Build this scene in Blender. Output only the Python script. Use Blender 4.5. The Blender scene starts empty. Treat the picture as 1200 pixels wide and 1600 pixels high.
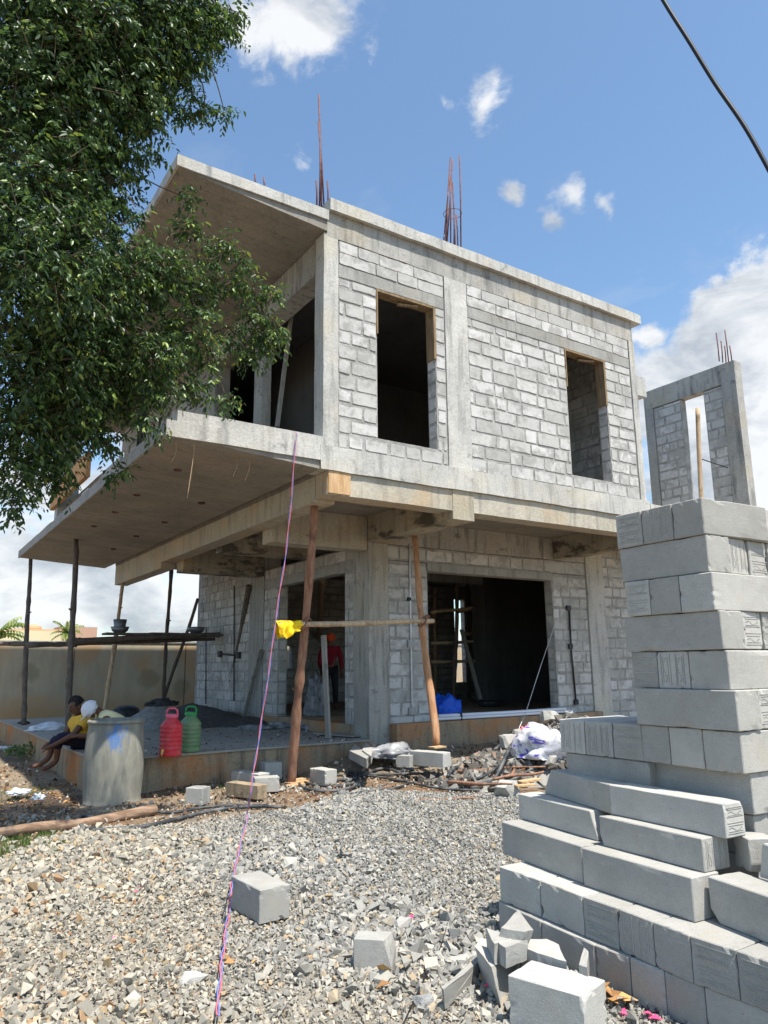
import bpy, bmesh, math, random
import numpy as np
from mathutils import Vector, Matrix, noise
from mathutils.geometry import convex_hull_2d
R = math.radians
rng = random.Random(7)
scene = bpy.context.scene
COL = scene.collection

# ------------------------------------------------------------------ camera
FPX, PIT, YAW, ROLL, CH = 1160.0, R(11.75), R(56.4), R(-0.65), 1.57
CAM = np.array([0, 0, CH])
FW = np.array([math.cos(YAW)*math.cos(PIT), math.sin(YAW)*math.cos(PIT), math.sin(PIT)])
_r = np.array([math.sin(YAW), -math.cos(YAW), 0]); _u = np.cross(_r, FW)
RT = math.cos(ROLL)*_r + math.sin(ROLL)*_u
UP = -math.sin(ROLL)*_r + math.cos(ROLL)*_u
cd = bpy.data.cameras.new('camera'); cam = bpy.data.objects.new('camera', cd); COL.objects.link(cam)
cd.sensor_fit = 'VERTICAL'; cd.sensor_height = 36; cd.sensor_width = 27; cd.lens = 36*FPX/1600
cd.clip_end = 2000; cd.clip_start = .05
cam.matrix_world = Matrix(((RT[0], UP[0], -FW[0], 0), (RT[1], UP[1], -FW[1], 0), (RT[2], UP[2], -FW[2], CH), (0, 0, 0, 1)))
scene.camera = cam

# surveying aids: where the sight line of a photo pixel meets a plane
def ray(x, y): return FW + RT*(x-600)/FPX - UP*(y-800)/FPX
def oz(x, y, z): d = ray(x, y); return Vector(CAM + d*(z-CH)/d[2])
def ox(x, y, X): d = ray(x, y); return Vector(CAM + d*X/d[0])
def oy(x, y, Y): d = ray(x, y); return Vector(CAM + d*Y/d[1])
def ow(x, y, w): return Vector(CAM + ray(x, y)*w)

# ------------------------------------------------------------------ light
SUN_EL, SUN_AZ = R(66), R(-83)          # azimuth measured from +X
SUN_S, SKY_S, EXPO = 5.0, 0.085, 0.66
sd = Vector((math.cos(SUN_EL)*math.cos(SUN_AZ), math.cos(SUN_EL)*math.sin(SUN_AZ), math.sin(SUN_EL)))
sl = bpy.data.lights.new('sun', 'SUN'); so = bpy.data.objects.new('sun', sl); COL.objects.link(so)
sl.energy = SUN_S; sl.angle = R(.55); sl.color = (1, .945, .86)
so.rotation_euler = sd.to_track_quat('Z', 'Y').to_euler(); so.location = (0, -5, 20)
scene.view_settings.view_transform = 'Standard'; scene.view_settings.look = 'None'
scene.view_settings.exposure = EXPO; scene.view_settings.gamma = 1; scene.view_settings.use_curve_mapping = False
scene.render.engine = 'CYCLES'
scene.cycles.max_bounces = 7; scene.cycles.diffuse_bounces = 2; scene.cycles.use_denoising = True
scene.cycles.sample_clamp_indirect = 4

# ------------------------------------------------------------------ node helpers
class T:
    def __init__(s, tree): s.t = tree; s.n = tree.nodes; s.l = tree.links
    def node(s, typ, ins=None, **kw):
        n = s.n.new(typ)
        for k, v in kw.items(): setattr(n, k, v)
        if ins:
            for k, v in ins.items():
                if hasattr(v, 'links') or isinstance(v, bpy.types.NodeSocket): s.l.new(v, n.inputs[k])
                else: n.inputs[k].default_value = v
        return n
    def co(s, kind='Object'): return s.node('ShaderNodeTexCoord').outputs[kind]
    def map(s, vec, scale=(1, 1, 1), loc=(0, 0, 0), rot=(0, 0, 0)):
        return s.node('ShaderNodeMapping', {0: vec, 'Scale': scale, 'Location': loc, 'Rotation': rot}).outputs[0]
    def noise(s, vec, sc, det=4, ro=.55, dist=0):
        return s.node('ShaderNodeTexNoise', {'Vector': vec, 'Scale': sc, 'Detail': det, 'Roughness': ro, 'Distortion': dist}).outputs[0]
    def vor(s, vec, sc, out='Distance', **kw):
        return s.node('ShaderNodeTexVoronoi', {'Vector': vec, 'Scale': sc}, **kw).outputs[out]
    def ramp(s, fac, a, b, lo=0., hi=1.):
        return s.node('ShaderNodeMapRange', {0: fac, 1: a, 2: b, 3: lo, 4: hi}).outputs[0]
    def cramp(s, fac, stops):
        n = s.node('ShaderNodeValToRGB', {0: fac}); e = n.color_ramp.elements
        while len(e) < len(stops): e.new(.5)
        for i, (p, c) in enumerate(stops): e[i].position = p; e[i].color = (*c, 1)
        return n.outputs[0]
    def mix(s, fac, a, b, mode='MIX'):
        n = s.node('ShaderNodeMix', data_type='RGBA', blend_type=mode)
        for i, v in ((0, fac), (6, a), (7, b)):
            if isinstance(v, bpy.types.NodeSocket): s.l.new(v, n.inputs[i])
            elif i == 0: n.inputs[0].default_value = v
            else: n.inputs[i].default_value = (*v, 1) if len(v) == 3 else v
        return n.outputs[2]
    def m(s, op, a, b=0.):
        n = s.n.new('ShaderNodeMath'); n.operation = op
        for i, v in ((0, a), (1, b)):
            if isinstance(v, bpy.types.NodeSocket): s.l.new(v, n.inputs[i])
            else: n.inputs[i].default_value = v
        return n.outputs[0]
    def bump(s, h, st=.3, d=.01, nrm=None):
        i = {'Height': h, 'Strength': st, 'Distance': d}
        if nrm: i['Normal'] = nrm
        return s.node('ShaderNodeBump', i).outputs[0]

def mat(name, fn=None, col=(.5, .5, .5), rough=.9, **kw):
    m = bpy.data.materials.new(name); m.use_nodes = True; t = T(m.node_tree); b = m.node_tree.nodes['Principled BSDF']
    b.inputs['Base Color'].default_value = (*col, 1); b.inputs['Roughness'].default_value = rough
    b.inputs['Specular IOR Level'].default_value = .3
    for k, v in kw.items(): b.inputs[k.replace('_', ' ')].default_value = v
    if fn:
        r = fn(t)
        if isinstance(r, dict):
            for k, v in r.items(): t.l.new(v, b.inputs[k])
        else: t.l.new(r, b.inputs['Base Color'])
    return m
M = {}
def concrete(base, stain, dark, sstr=.5, warm=None, streak=1., planks=0, dstr=1.):
    def f(t):
        c = t.co()
        a = t.noise(c, 1.1, 6, .62); b = t.noise(t.map(c, (6, 6, .7)), 1.6, 5, .6); g = t.noise(c, 34, 3, .6); h = t.noise(c, 5.5, 5, .65)
        col = t.mix(t.ramp(a, .38, .68), base, stain)
        col = t.mix(t.m('MULTIPLY', t.ramp(b, .5, .75), .45*streak), col, dark)
        if warm: col = t.mix(t.m('MULTIPLY', t.ramp(t.noise(t.map(c, (1, 1, 1), (9, 3, 1)), .9, 4, .6), .5, .66), sstr), col, warm)
        col = t.mix(t.m('MULTIPLY', t.ramp(h, .6, .72), .5*dstr), col, dark)
        col = t.mix(.35, col, t.cramp(g, [(.3, (.35, .35, .35)), (.65, (1, 1, 1))]), 'MULTIPLY')
        pits = t.ramp(t.vor(t.map(c, (1, 1, 1)), 22), .06, .13)
        hgt = t.m('ADD', t.m('MULTIPLY', g, .5), t.m('ADD', h, t.m('MULTIPLY', pits, .35)))
        if planks:
            br = t.node('ShaderNodeTexBrick', {'Vector': t.map(c, (1, 1, 1)), 'Scale': 1., 'Color1': (.78, .78, .78, 1), 'Color2': (1, 1, 1, 1), 'Mortar': (.55, .5, .45, 1), 'Mortar Size': .006, 'Brick Width': 2.4, 'Row Height': planks}, offset=.37)
            col = t.mix(.55, col, br.outputs[0], 'MULTIPLY'); hgt = t.m('SUBTRACT', hgt, t.m('MULTIPLY', br.outputs[1], .5))
        return {'Base Color': col, 'Normal': t.bump(hgt, .55, .012)}
    return f
M['conc'] = mat('concrete', concrete((.44, .43, .395), (.3, .295, .275), (.12, .12, .112), .5, (.42, .37, .27), 2.1, dstr=1.5))
M['concw'] = mat('pale concrete', concrete((.55, .54, .50), (.41, .405, .38), (.2, .197, .185), .55, (.54, .49, .37), 1.8, dstr=1.5))
M['concg'] = mat('grey concrete', concrete((.37, .365, .34), (.29, .288, .265), (.13, .13, .125), .3, (.3, .27, .2), 1.6))
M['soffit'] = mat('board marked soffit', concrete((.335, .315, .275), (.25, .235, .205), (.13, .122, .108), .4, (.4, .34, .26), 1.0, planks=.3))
M['plaster'] = mat('interior with painted room shade', concrete((.12, .12, .115), (.085, .085, .08), (.05, .05, .05), .2, (.13, .12, .1), .8))  # room shade put into the colour: near-black base for interior walls
M['plinth'] = mat('plinth plaster', concrete((.38, .29, .185), (.27, .215, .15), (.1, .085, .065), .95, (.46, .2, .075), 2.0, dstr=1.4))
M['beamw'] = mat('warm beam', concrete((.50, .465, .38), (.40, .37, .30), (.18, .165, .14), .7, (.52, .38, .23), 1.5))
def f(t):
    d_ = concrete((.43, .39, .3), (.34, .31, .24), (.15, .135, .11), .7, (.47, .35, .2), 1.4)(t); c = t.co()
    k = t.m('MULTIPLY', t.ramp(t.noise(t.map(c, (1, 1, 2.2), (2, 7, 0)), 1.5, 6, .7), .51, .6), .8)
    return {'Base Color': t.mix(k, d_['Base Color'], (.035, .035, .033)), 'Normal': d_['Normal']}
M['beamt'] = mat('tar stained beam', f)
M['formply'] = mat('shuttering', lambda t: (lambda c: t.cramp(t.noise(t.map(c, (1, 1, 7)), 2.5, 4, .6), [(.3, (.42, .2, .08)), (.7, (.62, .36, .16))]))(t.co()))
def f(t):
    c = t.co(); ri = t.node('ShaderNodeNewGeometry').outputs['Random Per Island']
    g = t.noise(c, 60, 3, .6); n1 = t.noise(c, 7, 6, .7, .3); n2 = t.noise(t.map(c, (1, 1, 1), (5, 5, 5)), 2.2, 5, .6)
    col = t.cramp(ri, [(0, (.40, .394, .372)), (.3, (.46, .454, .432)), (.6, (.51, .502, .48)), (1, (.57, .56, .54))])
    sm = t.ramp(t.m('ADD', n1, t.m('MULTIPLY', n2, .9)), .9, 1.08)
    col = t.mix(t.m('MULTIPLY', sm, .9), col, (.31, .305, .285))
    col = t.mix(t.m('MULTIPLY', t.ramp(t.noise(t.map(c, (1, 1, 1), (7, 1, 3)), 1.1, 5, .65), .5, .66), .45), col, (.36, .355, .33))
    col = t.mix(t.m('MULTIPLY', t.ramp(t.noise(t.map(c, (9, 9, 1)), 3, 4), .55, .75), .25), col, (.3, .29, .27))
    return {'Base Color': col, 'Normal': t.bump(t.m('ADD', t.m('MULTIPLY', g, .4), n1), .6, .01)}
M['aac'] = mat('wall block', f)
def f(t):
    c = t.co(); g = t.noise(c, 45, 4, .65); n1 = t.noise(c, 4, 5, .65)
    col = t.mix(t.ramp(n1, .35, .65), (.27, .264, .245), (.46, .45, .42)); col = t.mix(.4, col, t.cramp(g, [(.3, (.4, .4, .4)), (.7, (1, 1, 1))]), 'MULTIPLY')
    return {'Base Color': col, 'Normal': t.bump(t.m('ADD', g, t.m('MULTIPLY', n1, 2)), .8, .015)}
M['mortar'] = mat('mortar', f)
def f(t):
    c = t.co('Object'); w = t.co('Object')
    oi = t.node('ShaderNodeObjectInfo').outputs['Random']
    v = t.node('ShaderNodeCombineXYZ', {0: oi, 1: t.m('MULTIPLY', oi, 7.3)}).outputs[0]
    cc = t.node('ShaderNodeVectorMath', {0: c, 1: v}, operation='ADD').outputs[0]
    n0 = t.noise(cc, 2.6, 4, .6); n1 = t.noise(cc, 16, 5, .7); g = t.noise(cc, 120, 3, .7)
    scr = t.noise(t.map(cc, (2.2, 2.2, 14), (0, 0, 0), (R(35), R(30), R(10))), 3, 5, .65, .6)
    col = t.mix(t.ramp(n0, .35, .68), (.395, .384, .35), (.485, .474, .436))
    col = t.mix(t.m('MULTIPLY', t.ramp(n1, .5, .75), .35), col, (.28, .275, .25))
    col = t.mix(t.m('MULTIPLY', t.ramp(scr, .58, .68), .3), col, (.56, .56, .53))
    col = t.mix(t.m('MULTIPLY', t.ramp(t.noise(cc, 3.3, 3, .5, .2), .6, .72), .38), col, (.46, .40, .31))
    pit = t.m('MINIMUM', t.ramp(t.vor(cc, 24), .04, .1), t.m('ADD', t.ramp(t.vor(cc, 75), .1, .22), .45))
    col = t.mix(t.m('MULTIPLY', t.m('SUBTRACT', 1, pit), .55), col, (.2, .2, .19))
    col = t.mix(.38, col, t.cramp(t.noise(cc, 210, 3, .8), [(.34, (.35, .35, .34)), (.62, (1, 1, 1))]), 'MULTIPLY')
    tone = t.ramp(oi, 0, 1, .78, 1.14)
    col = t.mix(1, col, t.node('ShaderNodeCombineXYZ', {0: tone, 1: tone, 2: tone}).outputs[0], 'MULTIPLY')
    h = t.m('ADD', t.m('MULTIPLY', g, .6), t.m('ADD', t.m('MULTIPLY', n1, .12), t.m('MULTIPLY', pit, .6)))
    return {'Base Color': col, 'Normal': t.bump(h, .5, .004)}
M['blk'] = mat('aerated block', f)
def f(t):
    c = t.co(); n0 = t.noise(c, .45, 6, .62, .3); n1 = t.noise(c, 5, 6, .68); g = t.noise(c, 40, 4, .7)
    col = t.cramp(n1, [(.25, (.11, .065, .038)), (.5, (.24, .145, .08)), (.72, (.36, .24, .135))])
    col = t.mix(t.ramp(n0, .42, .6), col, (.33, .27, .19))
    col = t.mix(t.m('MULTIPLY', t.ramp(t.noise(t.map(c, (1, 1, 1), (4, 8, 0)), 1.1, 4, .6), .52, .62), .7), col, (.17, .155, .135))
    col = t.mix(.4, col, t.cramp(g, [(.3, (.4, .4, .4)), (.7, (1, 1, 1))]), 'MULTIPLY')
    # puddled wet patch by the barrel, with an outline of its own
    px = t.node('ShaderNodeVectorMath', {0: t.map(c, (1.15, .8, 0), (-1.15*1.7, -.8*10.3, 0))}, operation='LENGTH').outputs['Value']
    wet = t.ramp(t.m('ADD', px, t.m('MULTIPLY', n1, 1.1)), 1.5, 1.25)
    col = t.mix(t.m('MULTIPLY', wet, .75), col, (.035, .032, .03))
    ro = t.ramp(wet, 0, 1, .95, .25)
    return {'Base Color': col, 'Roughness': ro, 'Normal': t.bump(t.m('ADD', t.m('MULTIPLY', n1, 2), g), .8, .03)}
M['soil'] = mat('red soil', f)
def f(t):
    ri = t.node('ShaderNodeNewGeometry').outputs['Random Per Island']; c = t.co(); z = t.noise(c, .55, 3, .5)
    a = t.cramp(ri, [(0, (.19, .175, .145)), (.25, (.3, .28, .23)), (.5, (.37, .34, .275)), (.78, (.47, .425, .34)), (.95, (.4, .29, .165)), (1, (.26, .14, .075))])
    b = t.cramp(ri, [(0, (.18, .178, .165)), (.3, (.265, .26, .237)), (.6, (.33, .322, .292)), (.87, (.42, .402, .35)), (1, (.38, .29, .18))])
    xyz = t.node('ShaderNodeSeparateXYZ', {0: c})
    s = t.m('ADD', t.m('SUBTRACT', t.m('MULTIPLY', xyz.outputs[0], .8), t.m('MULTIPLY', xyz.outputs[1], .22)), t.m('MULTIPLY', t.m('SUBTRACT', z, .5), 3.2))
    col = t.mix(t.ramp(s, .1, 1.3), a, b)
    col = t.mix(.3, col, t.cramp(t.noise(c, 90, 3, .6), [(.3, (.5, .5, .5)), (.7, (1, 1, 1))]), 'MULTIPLY')
    return {'Base Color': col}
M['stone'] = mat('crushed stone', f)
def wood(a, b, sc=1., kn=0.):
    def f(t):
        c = t.co(); n = t.noise(t.map(c, (9*sc, 9*sc, 1.2*sc)), 3, 5, .65); k = t.noise(c, 3.5, 3, .6)
        col = t.mix(t.ramp(n, .35, .65), a, b); col = t.mix(t.m('MULTIPLY', t.ramp(k, .58, .68), .5), col, tuple(x*.45 for x in a))
        return {'Base Color': col, 'Normal': t.bump(n, .6, .01)}
    return f
M['bark'] = mat('casuarina bark', wood((.2, .095, .06), (.34, .19, .12)))
M['barkd'] = mat('dark pole bark', wood((.085, .07, .058), (.16, .13, .105)))
M['barkl'] = mat('peeled pole', wood((.40, .27, .16), (.56, .43, .29)))
M['barko'] = mat('orange peeled pole', wood((.36, .17, .08), (.5, .3, .17)))
M['twig'] = mat('twig', wood((.09, .065, .045), (.17, .13, .09)))
M['plankg'] = mat('grey plank', wood((.24, .23, .2), (.36, .34, .3)))
M['log'] = mat('log', lambda t: (lambda n: {'Base Color': t.mix(t.ramp(n, .38, .62), (.15, .09, .055), (.32, .22, .15)), 'Normal': t.bump(n, .5, .01)})(t.noise(t.map(t.co(), (1.2, 8, 9)), 2.2, 5, .65)))
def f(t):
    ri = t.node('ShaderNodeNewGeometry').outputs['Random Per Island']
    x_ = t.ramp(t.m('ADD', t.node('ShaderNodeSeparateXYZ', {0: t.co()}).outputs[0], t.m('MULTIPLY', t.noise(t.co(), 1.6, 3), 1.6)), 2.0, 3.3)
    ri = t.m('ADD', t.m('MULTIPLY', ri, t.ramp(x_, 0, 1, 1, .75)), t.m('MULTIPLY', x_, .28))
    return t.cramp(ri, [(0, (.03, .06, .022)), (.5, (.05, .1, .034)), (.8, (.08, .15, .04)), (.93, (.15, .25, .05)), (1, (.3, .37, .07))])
def leafmat(name, f, tr=.35, rough=.32):
    m = mat(name, f, rough=rough); nt = m.node_tree; b = nt.nodes['Principled BSDF']; out = nt.nodes['Material Output']
    b.inputs['Specular IOR Level'].default_value = .5
    tn = nt.nodes.new('ShaderNodeBsdfTranslucent'); mx = nt.nodes.new('ShaderNodeMixShader'); mx.inputs[0].default_value = tr
    nt.links.new(b.inputs['Base Color'].links[0].from_socket, tn.inputs[0])
    nt.links.new(b.outputs[0], mx.inputs[1]); nt.links.new(tn.outputs[0], mx.inputs[2]); nt.links.new(mx.outputs[0], out.inputs[0])
    return m
M['leaf'] = leafmat('ficus leaf', f, .3, .42)
M['grass'] = leafmat('grass blade', lambda t: t.cramp(t.node('ShaderNodeNewGeometry').outputs['Random Per Island'], [(0, (.05, .1, .02)), (1, (.14, .22, .05))]), .3, .6)
M['weed'] = leafmat('weed leaf', lambda t: t.cramp(t.node('ShaderNodeNewGeometry').outputs['Random Per Island'], [(0, (.04, .1, .02)), (1, (.12, .25, .05))]), .3, .5)
M['palm'] = leafmat('palm leaf', lambda t: t.cramp(t.node('ShaderNodeNewGeometry').outputs['Random Per Island'], [(0, (.1, .17, .03)), (1, (.3, .34, .09))]), .3, .5)
M['rebar'] = mat('rusted steel', lambda t: t.mix(t.ramp(t.noise(t.co(), 12), .4, .6), (.10, .04, .04), (.17, .07, .06)), rough=.7)
M['steel'] = mat('dull steel', col=(.2, .21, .22), rough=.5, Metallic=.6)
M['iron'] = mat('black iron', lambda t: t.mix(t.ramp(t.noise(t.co(), 9), .45, .6), (.02, .021, .024), (.05, .05, .05)), rough=.55)
M['hose'] = mat('black pipe', lambda t: t.mix(t.ramp(t.noise(t.co(), 6), .45, .65), (.035, .04, .045), (.13, .13, .125)), rough=.5)
M['cable'] = mat('cable', col=(.015, .016, .02), rough=.5)
M['white'] = mat('white plastic', lambda t: t.mix(t.ramp(t.noise(t.co(), 5), .45, .7), (.72, .73, .75), (.5, .5, .5)), rough=.45)
M['pvc'] = mat('white pvc', col=(.74, .75, .8), rough=.35)
def dusty(a, b, amt=.5):
    return lambda t: (lambda c: t.mix(t.m('MULTIPLY', t.ramp(t.noise(c, 7, 5, .7), .42, .66), amt), a, b))(t.co())
M['redpl'] = mat('red plastic', dusty((.62, .03, .045), (.5, .2, .17)), rough=.42)
M['pinkpl'] = mat('pink plastic', col=(.8, .13, .2), rough=.35)
M['greenpl'] = mat('faded green plastic', dusty((.12, .23, .1), (.27, .3, .2), .6), rough=.45)
M['greenlid'] = mat('green lid plastic', col=(.03, .3, .08), rough=.35)
M['yellow'] = mat('yellow cloth', lambda t: t.mix(t.ramp(t.noise(t.co(), 14), .5, .62), (.85, .58, .015), (.8, .3, .02)))
M['blue'] = mat('blue tarpaulin', col=(.015, .1, .6), rough=.5)
M['strr'] = mat('red string', col=(.62, .14, .17)); M['strb'] = mat('blue string', col=(.16, .19, .48))
M['paint'] = mat('parapet white', col=(.7, .7, .68))
bx = oz(175, 1246, .02); bf = bx-Vector((math.cos(YAW+.3), math.sin(YAW+.3), 0))*.33
def f(t):
    c = t.co(); n = t.noise(c, 5, 5, .65, .3); s = t.noise(t.map(c, (5, 5, 1.5)), 2.4, 5, .65)
    col = t.mix(t.ramp(s, .4, .65), (.2, .195, .16), (.29, .275, .225))
    col = t.mix(t.m('MULTIPLY', t.ramp(n, .5, .7), .5), col, (.2, .2, .18))
    d = t.node('ShaderNodeVectorMath', {0: t.map(c, (4.2, 4.2, 4.6), (-bf.x*4.2, -bf.y*4.2, -.74*4.6))}, operation='LENGTH').outputs['Value']
    bl = t.ramp(t.m('ADD', t.m('MULTIPLY', d, .55), t.m('MULTIPLY', t.noise(t.map(c, (1, 1, .45)), 11, 5, .75), 1.7)), 1.22, .98)
    col = t.mix(t.m('MULTIPLY', bl, .85), col, (.06, .17, .42))
    return {'Base Color': col, 'Normal': t.bump(n, .1, .002)}
M['drum'] = mat('weathered grey barrel', f, rough=.6)
def f(t):
    c = t.co(); n0 = t.noise(c, .7, 5, .6, .2); n1 = t.noise(t.map(c, (3, 3, .8)), 1.6, 5, .6); g = t.noise(c, 22, 3)
    col = t.mix(t.ramp(n1, .4, .65), (.44, .385, .28), (.37, .33, .25)); col = t.mix(t.ramp(n0, .48, .62), col, (.46, .31, .18))
    z = t.node('ShaderNodeSeparateXYZ', {0: c}).outputs[2]
    col = t.mix(t.m('MULTIPLY', t.ramp(t.m('ADD', z, t.m('MULTIPLY', n0, .8)), 1.4, .95), .6), col, (.42, .27, .13))
    for (x, zz, r) in ((6.25, 1.33, .36), (7.2, 1.02, .33), (3.2, 1.5, .3)):
        d = t.node('ShaderNodeVectorMath', {0: t.map(c, (1/r, 0, 1/r), (-x/r, 0, -zz/r))}, operation='LENGTH').outputs['Value']
        col = t.mix(t.m('MULTIPLY', t.ramp(t.m('ADD', d, t.m('MULTIPLY', t.noise(c, 2.6, 5, .7), 1.4)), 1.6, 1.3), .5), col, (.21, .185, .12))
    return {'Base Color': col, 'Normal': t.bump(g, .3, .01)}
M['cwall'] = mat('stained yellow plaster', f)
M['skin'] = mat('brown skin', col=(.13, .06, .035), rough=.55)
M['hair'] = mat('black hair', col=(.008, .007, .007), rough=.6)
def cloth(c1, c2):
    return lambda t: (lambda c, n: {'Base Color': t.mix(t.ramp(n, .4, .6), c1, c2), 'Normal': t.bump(t.noise(t.map(c, (1, 1, .5)), 16, 4, .6, 1.), .7, .02)})(t.co(), t.noise(t.co(), 3))
M['shy'] = mat('mustard shirt', cloth((.8, .5, .07), (.68, .4, .05))); M['shp'] = mat('pale yellow shirt', cloth((.8, .72, .42), (.72, .64, .36)))
M['shr'] = mat('maroon shirt', cloth((.26, .012, .03), (.2, .01, .022))); M['trs'] = mat('dark blue trousers', cloth((.018, .016, .045), (.012, .012, .02)))
M['trk'] = mat('black trousers', cloth((.012, .012, .014), (.02, .02, .022))); M['cap'] = mat('white cap', col=(.72, .72, .75)); M['turban'] = mat('orange headcloth', cloth((.8, .12, .02), (.7, .09, .02)))
M['sack'] = mat('grey plastic sack', lambda t: t.mix(t.ramp(t.noise(t.co(), 6), .4, .65), (.15, .155, .165), (.3, .305, .31)), rough=.35)
M['wsack'] = mat('white woven sack', lambda t: t.mix(t.ramp(t.noise(t.co(), 5), .45, .6), (.68, .7, .74), (.52, .55, .6)), rough=.5)
M['psack'] = mat('printed cement sack', lambda t: t.mix(t.ramp(t.noise(t.map(t.co(), (1, 1, 2.4)), 3.6, 4, .6, .6), .57, .62), t.mix(t.ramp(t.noise(t.co(), 14), .45, .6), (.66, .66, .7), (.42, .42, .44)), (.1, .07, .4)), rough=.4)
M['cement'] = mat('cement heap', lambda t: (lambda c, n: {'Base Color': t.mix(t.ramp(n, .4, .6), (.2, .2, .195), (.3, .3, .29)), 'Normal': t.bump(n, .8, .03)})(t.co(), t.noise(t.co(), 14, 5, .7)))
M['dsand'] = mat('damp sand', lambda t: (lambda c, n: {'Base Color': t.mix(t.ramp(n, .4, .6), (.06, .058, .054), (.11, .105, .095)), 'Normal': t.bump(n, .8, .03)})(t.co(), t.noise(t.co(), 14, 5, .7)))
M['dry'] = mat('dry leaf', lambda t: t.cramp(t.node('ShaderNodeNewGeometry').outputs['Random Per Island'], [(0, (.14, .07, .03)), (.5, (.32, .17, .07)), (1, (.6, .36, .14))]))
M['ply'] = mat('scrap wood', wood((.42, .25, .12), (.6, .42, .24)))
M['oldply'] = mat('weathered ply', wood((.16, .11, .06), (.3, .215, .125)))
M['pink'] = mat('pink scrap', col=(.8, .07, .2), rough=.5)
M['house'] = mat('cream wall paint', col=(.62, .55, .36)); M['tile'] = mat('orange tank', col=(.5, .3, .17))
M['brass'] = mat('brass', col=(.6, .42, .15), rough=.3, Metallic=1.)
M['box'] = mat('steel box', col=(.3, .3, .3), rough=.5, Metallic=.4)
M['brick'] = mat('red brick', col=(.42, .27, .2))

# ------------------------------------------------------------------ world
w = bpy.data.worlds.new('World'); scene.world = w; w.use_nodes = True
t = T(w.node_tree); bg = w.node_tree.nodes['Background']
sky = t.node('ShaderNodeTexSky', sky_type='NISHITA'); sky.sun_disc = False; sky.sun_elevation = SUN_EL
sky.sun_rotation = R(90) - SUN_AZ; sky.air_density = 1.0; sky.dust_density = .8; sky.ozone_density = 2.0
dirv = t.co('Generated')
wn = t.node('ShaderNodeTexNoise', {'Vector': dirv, 'Scale': 5., 'Detail': 5., 'Roughness': .6})
wc = t.node('ShaderNodeVectorMath', {0: wn.outputs['Color'], 1: (.5, .5, .5)}, operation='SUBTRACT').outputs[0]
wd = t.node('ShaderNodeVectorMath', {0: wc, 'Scale': .16}, operation='SCALE').outputs[0]
dv = t.node('ShaderNodeVectorMath', {0: dirv, 1: wd}, operation='ADD').outputs[0]
CL = [(745, 140, .075, .7), (455, 225, .045, .55), (590, 105, .04, .5), (815, 305, .03, .55), (915, 300, .04, .55), (875, 345, .026, .58), (975, 308, .034, .5), (430, 50, .14, .75), (520, 20, .07, .5),
      (1100, 560, .11, 1.3), (1185, 530, .13, 1.3), (1200, 610, .18, 1.35), (1050, 610, .12, 1.3), (1135, 455, .045, .95), (1110, 490, .06, 1.), (1190, 720, .2, 1.3), (1012, 520, .05, 1.), (1290, 560, .22, 1.3), (1350, 700, .3, 1.3),
      (260, 700, .13, 1.05), (100, 880, .2, 1.1), (200, 900, .2, 1.05), (20, 740, .13, .9), (-200, 800, .35, 1.), (1600, 600, .3, 1.2)]
acc = None
for (x, y, r, s) in CL:
    d = Vector(ray(x, y)).normalized()
    L = t.node('ShaderNodeVectorMath', {0: dv, 1: tuple(d)}, operation='DISTANCE').outputs['Value']
    g = t.ramp(L, r, 0, 0, s)
    acc = g if acc is None else t.m('MAXIMUM', acc, g)
z = t.node('ShaderNodeSeparateXYZ', {0: dirv}).outputs[2]
hz = t.ramp(z, .2, .02, 0, .5)
acc = t.m('MAXIMUM', acc, hz)
fb = t.noise(t.map(dirv, (1, 1, 1.6)), 7.5, 9, .62, .35)
fb2 = t.noise(t.map(dirv, (1, 1, 1.5), (3, 1, 2)), 3.2, 3, .5)
den = t.node('ShaderNodeMapRange', {0: t.m('ADD', t.m('MULTIPLY', acc, .95), t.m('MULTIPLY', t.m('SUBTRACT', fb, .5), 1.5)), 1: .36, 2: .66}, interpolation_type='SMOOTHSTEP').outputs[0]
den = t.m('MAXIMUM', den, t.m('MULTIPLY', t.ramp(t.m('MULTIPLY', fb2, fb), .3, .45), .16))
shade = t.noise(t.map(dirv, (1, 1, 2.0), (.02, .0, .06)), 6.0, 6, .6, .3)
ccol = t.cramp(shade, [(.36, (3.6, 4.0, 4.5)), (.56, (7.4, 7.5, 7.6))])
skyc = t.mix(1., sky.outputs[0], (1.55, 1.7, 1.68), 'MULTIPLY')
colr = t.mix(t.m('MULTIPLY', den, .93), skyc, ccol)
t.l.new(colr, bg.inputs[0]); bg.inputs[1].default_value = SKY_S

# ------------------------------------------------------------------ mesh helpers
def par(o, p):
    if p is not None:
        o.parent = p; o.matrix_parent_inverse = Matrix.Translation(p.location).inverted() if not p.parent else Matrix.Translation(p.parent.location if p.type != 'EMPTY' else p.location).inverted()
        if p.type != 'EMPTY': o.matrix_parent_inverse = Matrix.Identity(4)
def link(name, me, mats, parent=None):
    o = bpy.data.objects.new(name, me); COL.objects.link(o)
    for m_ in (mats if isinstance(mats, (list, tuple)) else [mats]): me.materials.append(M[m_] if isinstance(m_, str) else m_)
    par(o, parent); return o
def tag(o, label=None, cat=None, group=None, kind=None):
    if label: o['label'] = label
    if cat: o['category'] = cat
    if group: o['group'] = group
    if kind: o['kind'] = kind
    return o
def empty(name, loc, label, cat, group=None):
    o = bpy.data.objects.new(name, None); COL.objects.link(o); o.location = Vector(loc); o.empty_display_size = .2
    return tag(o, label, cat, group)
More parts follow.
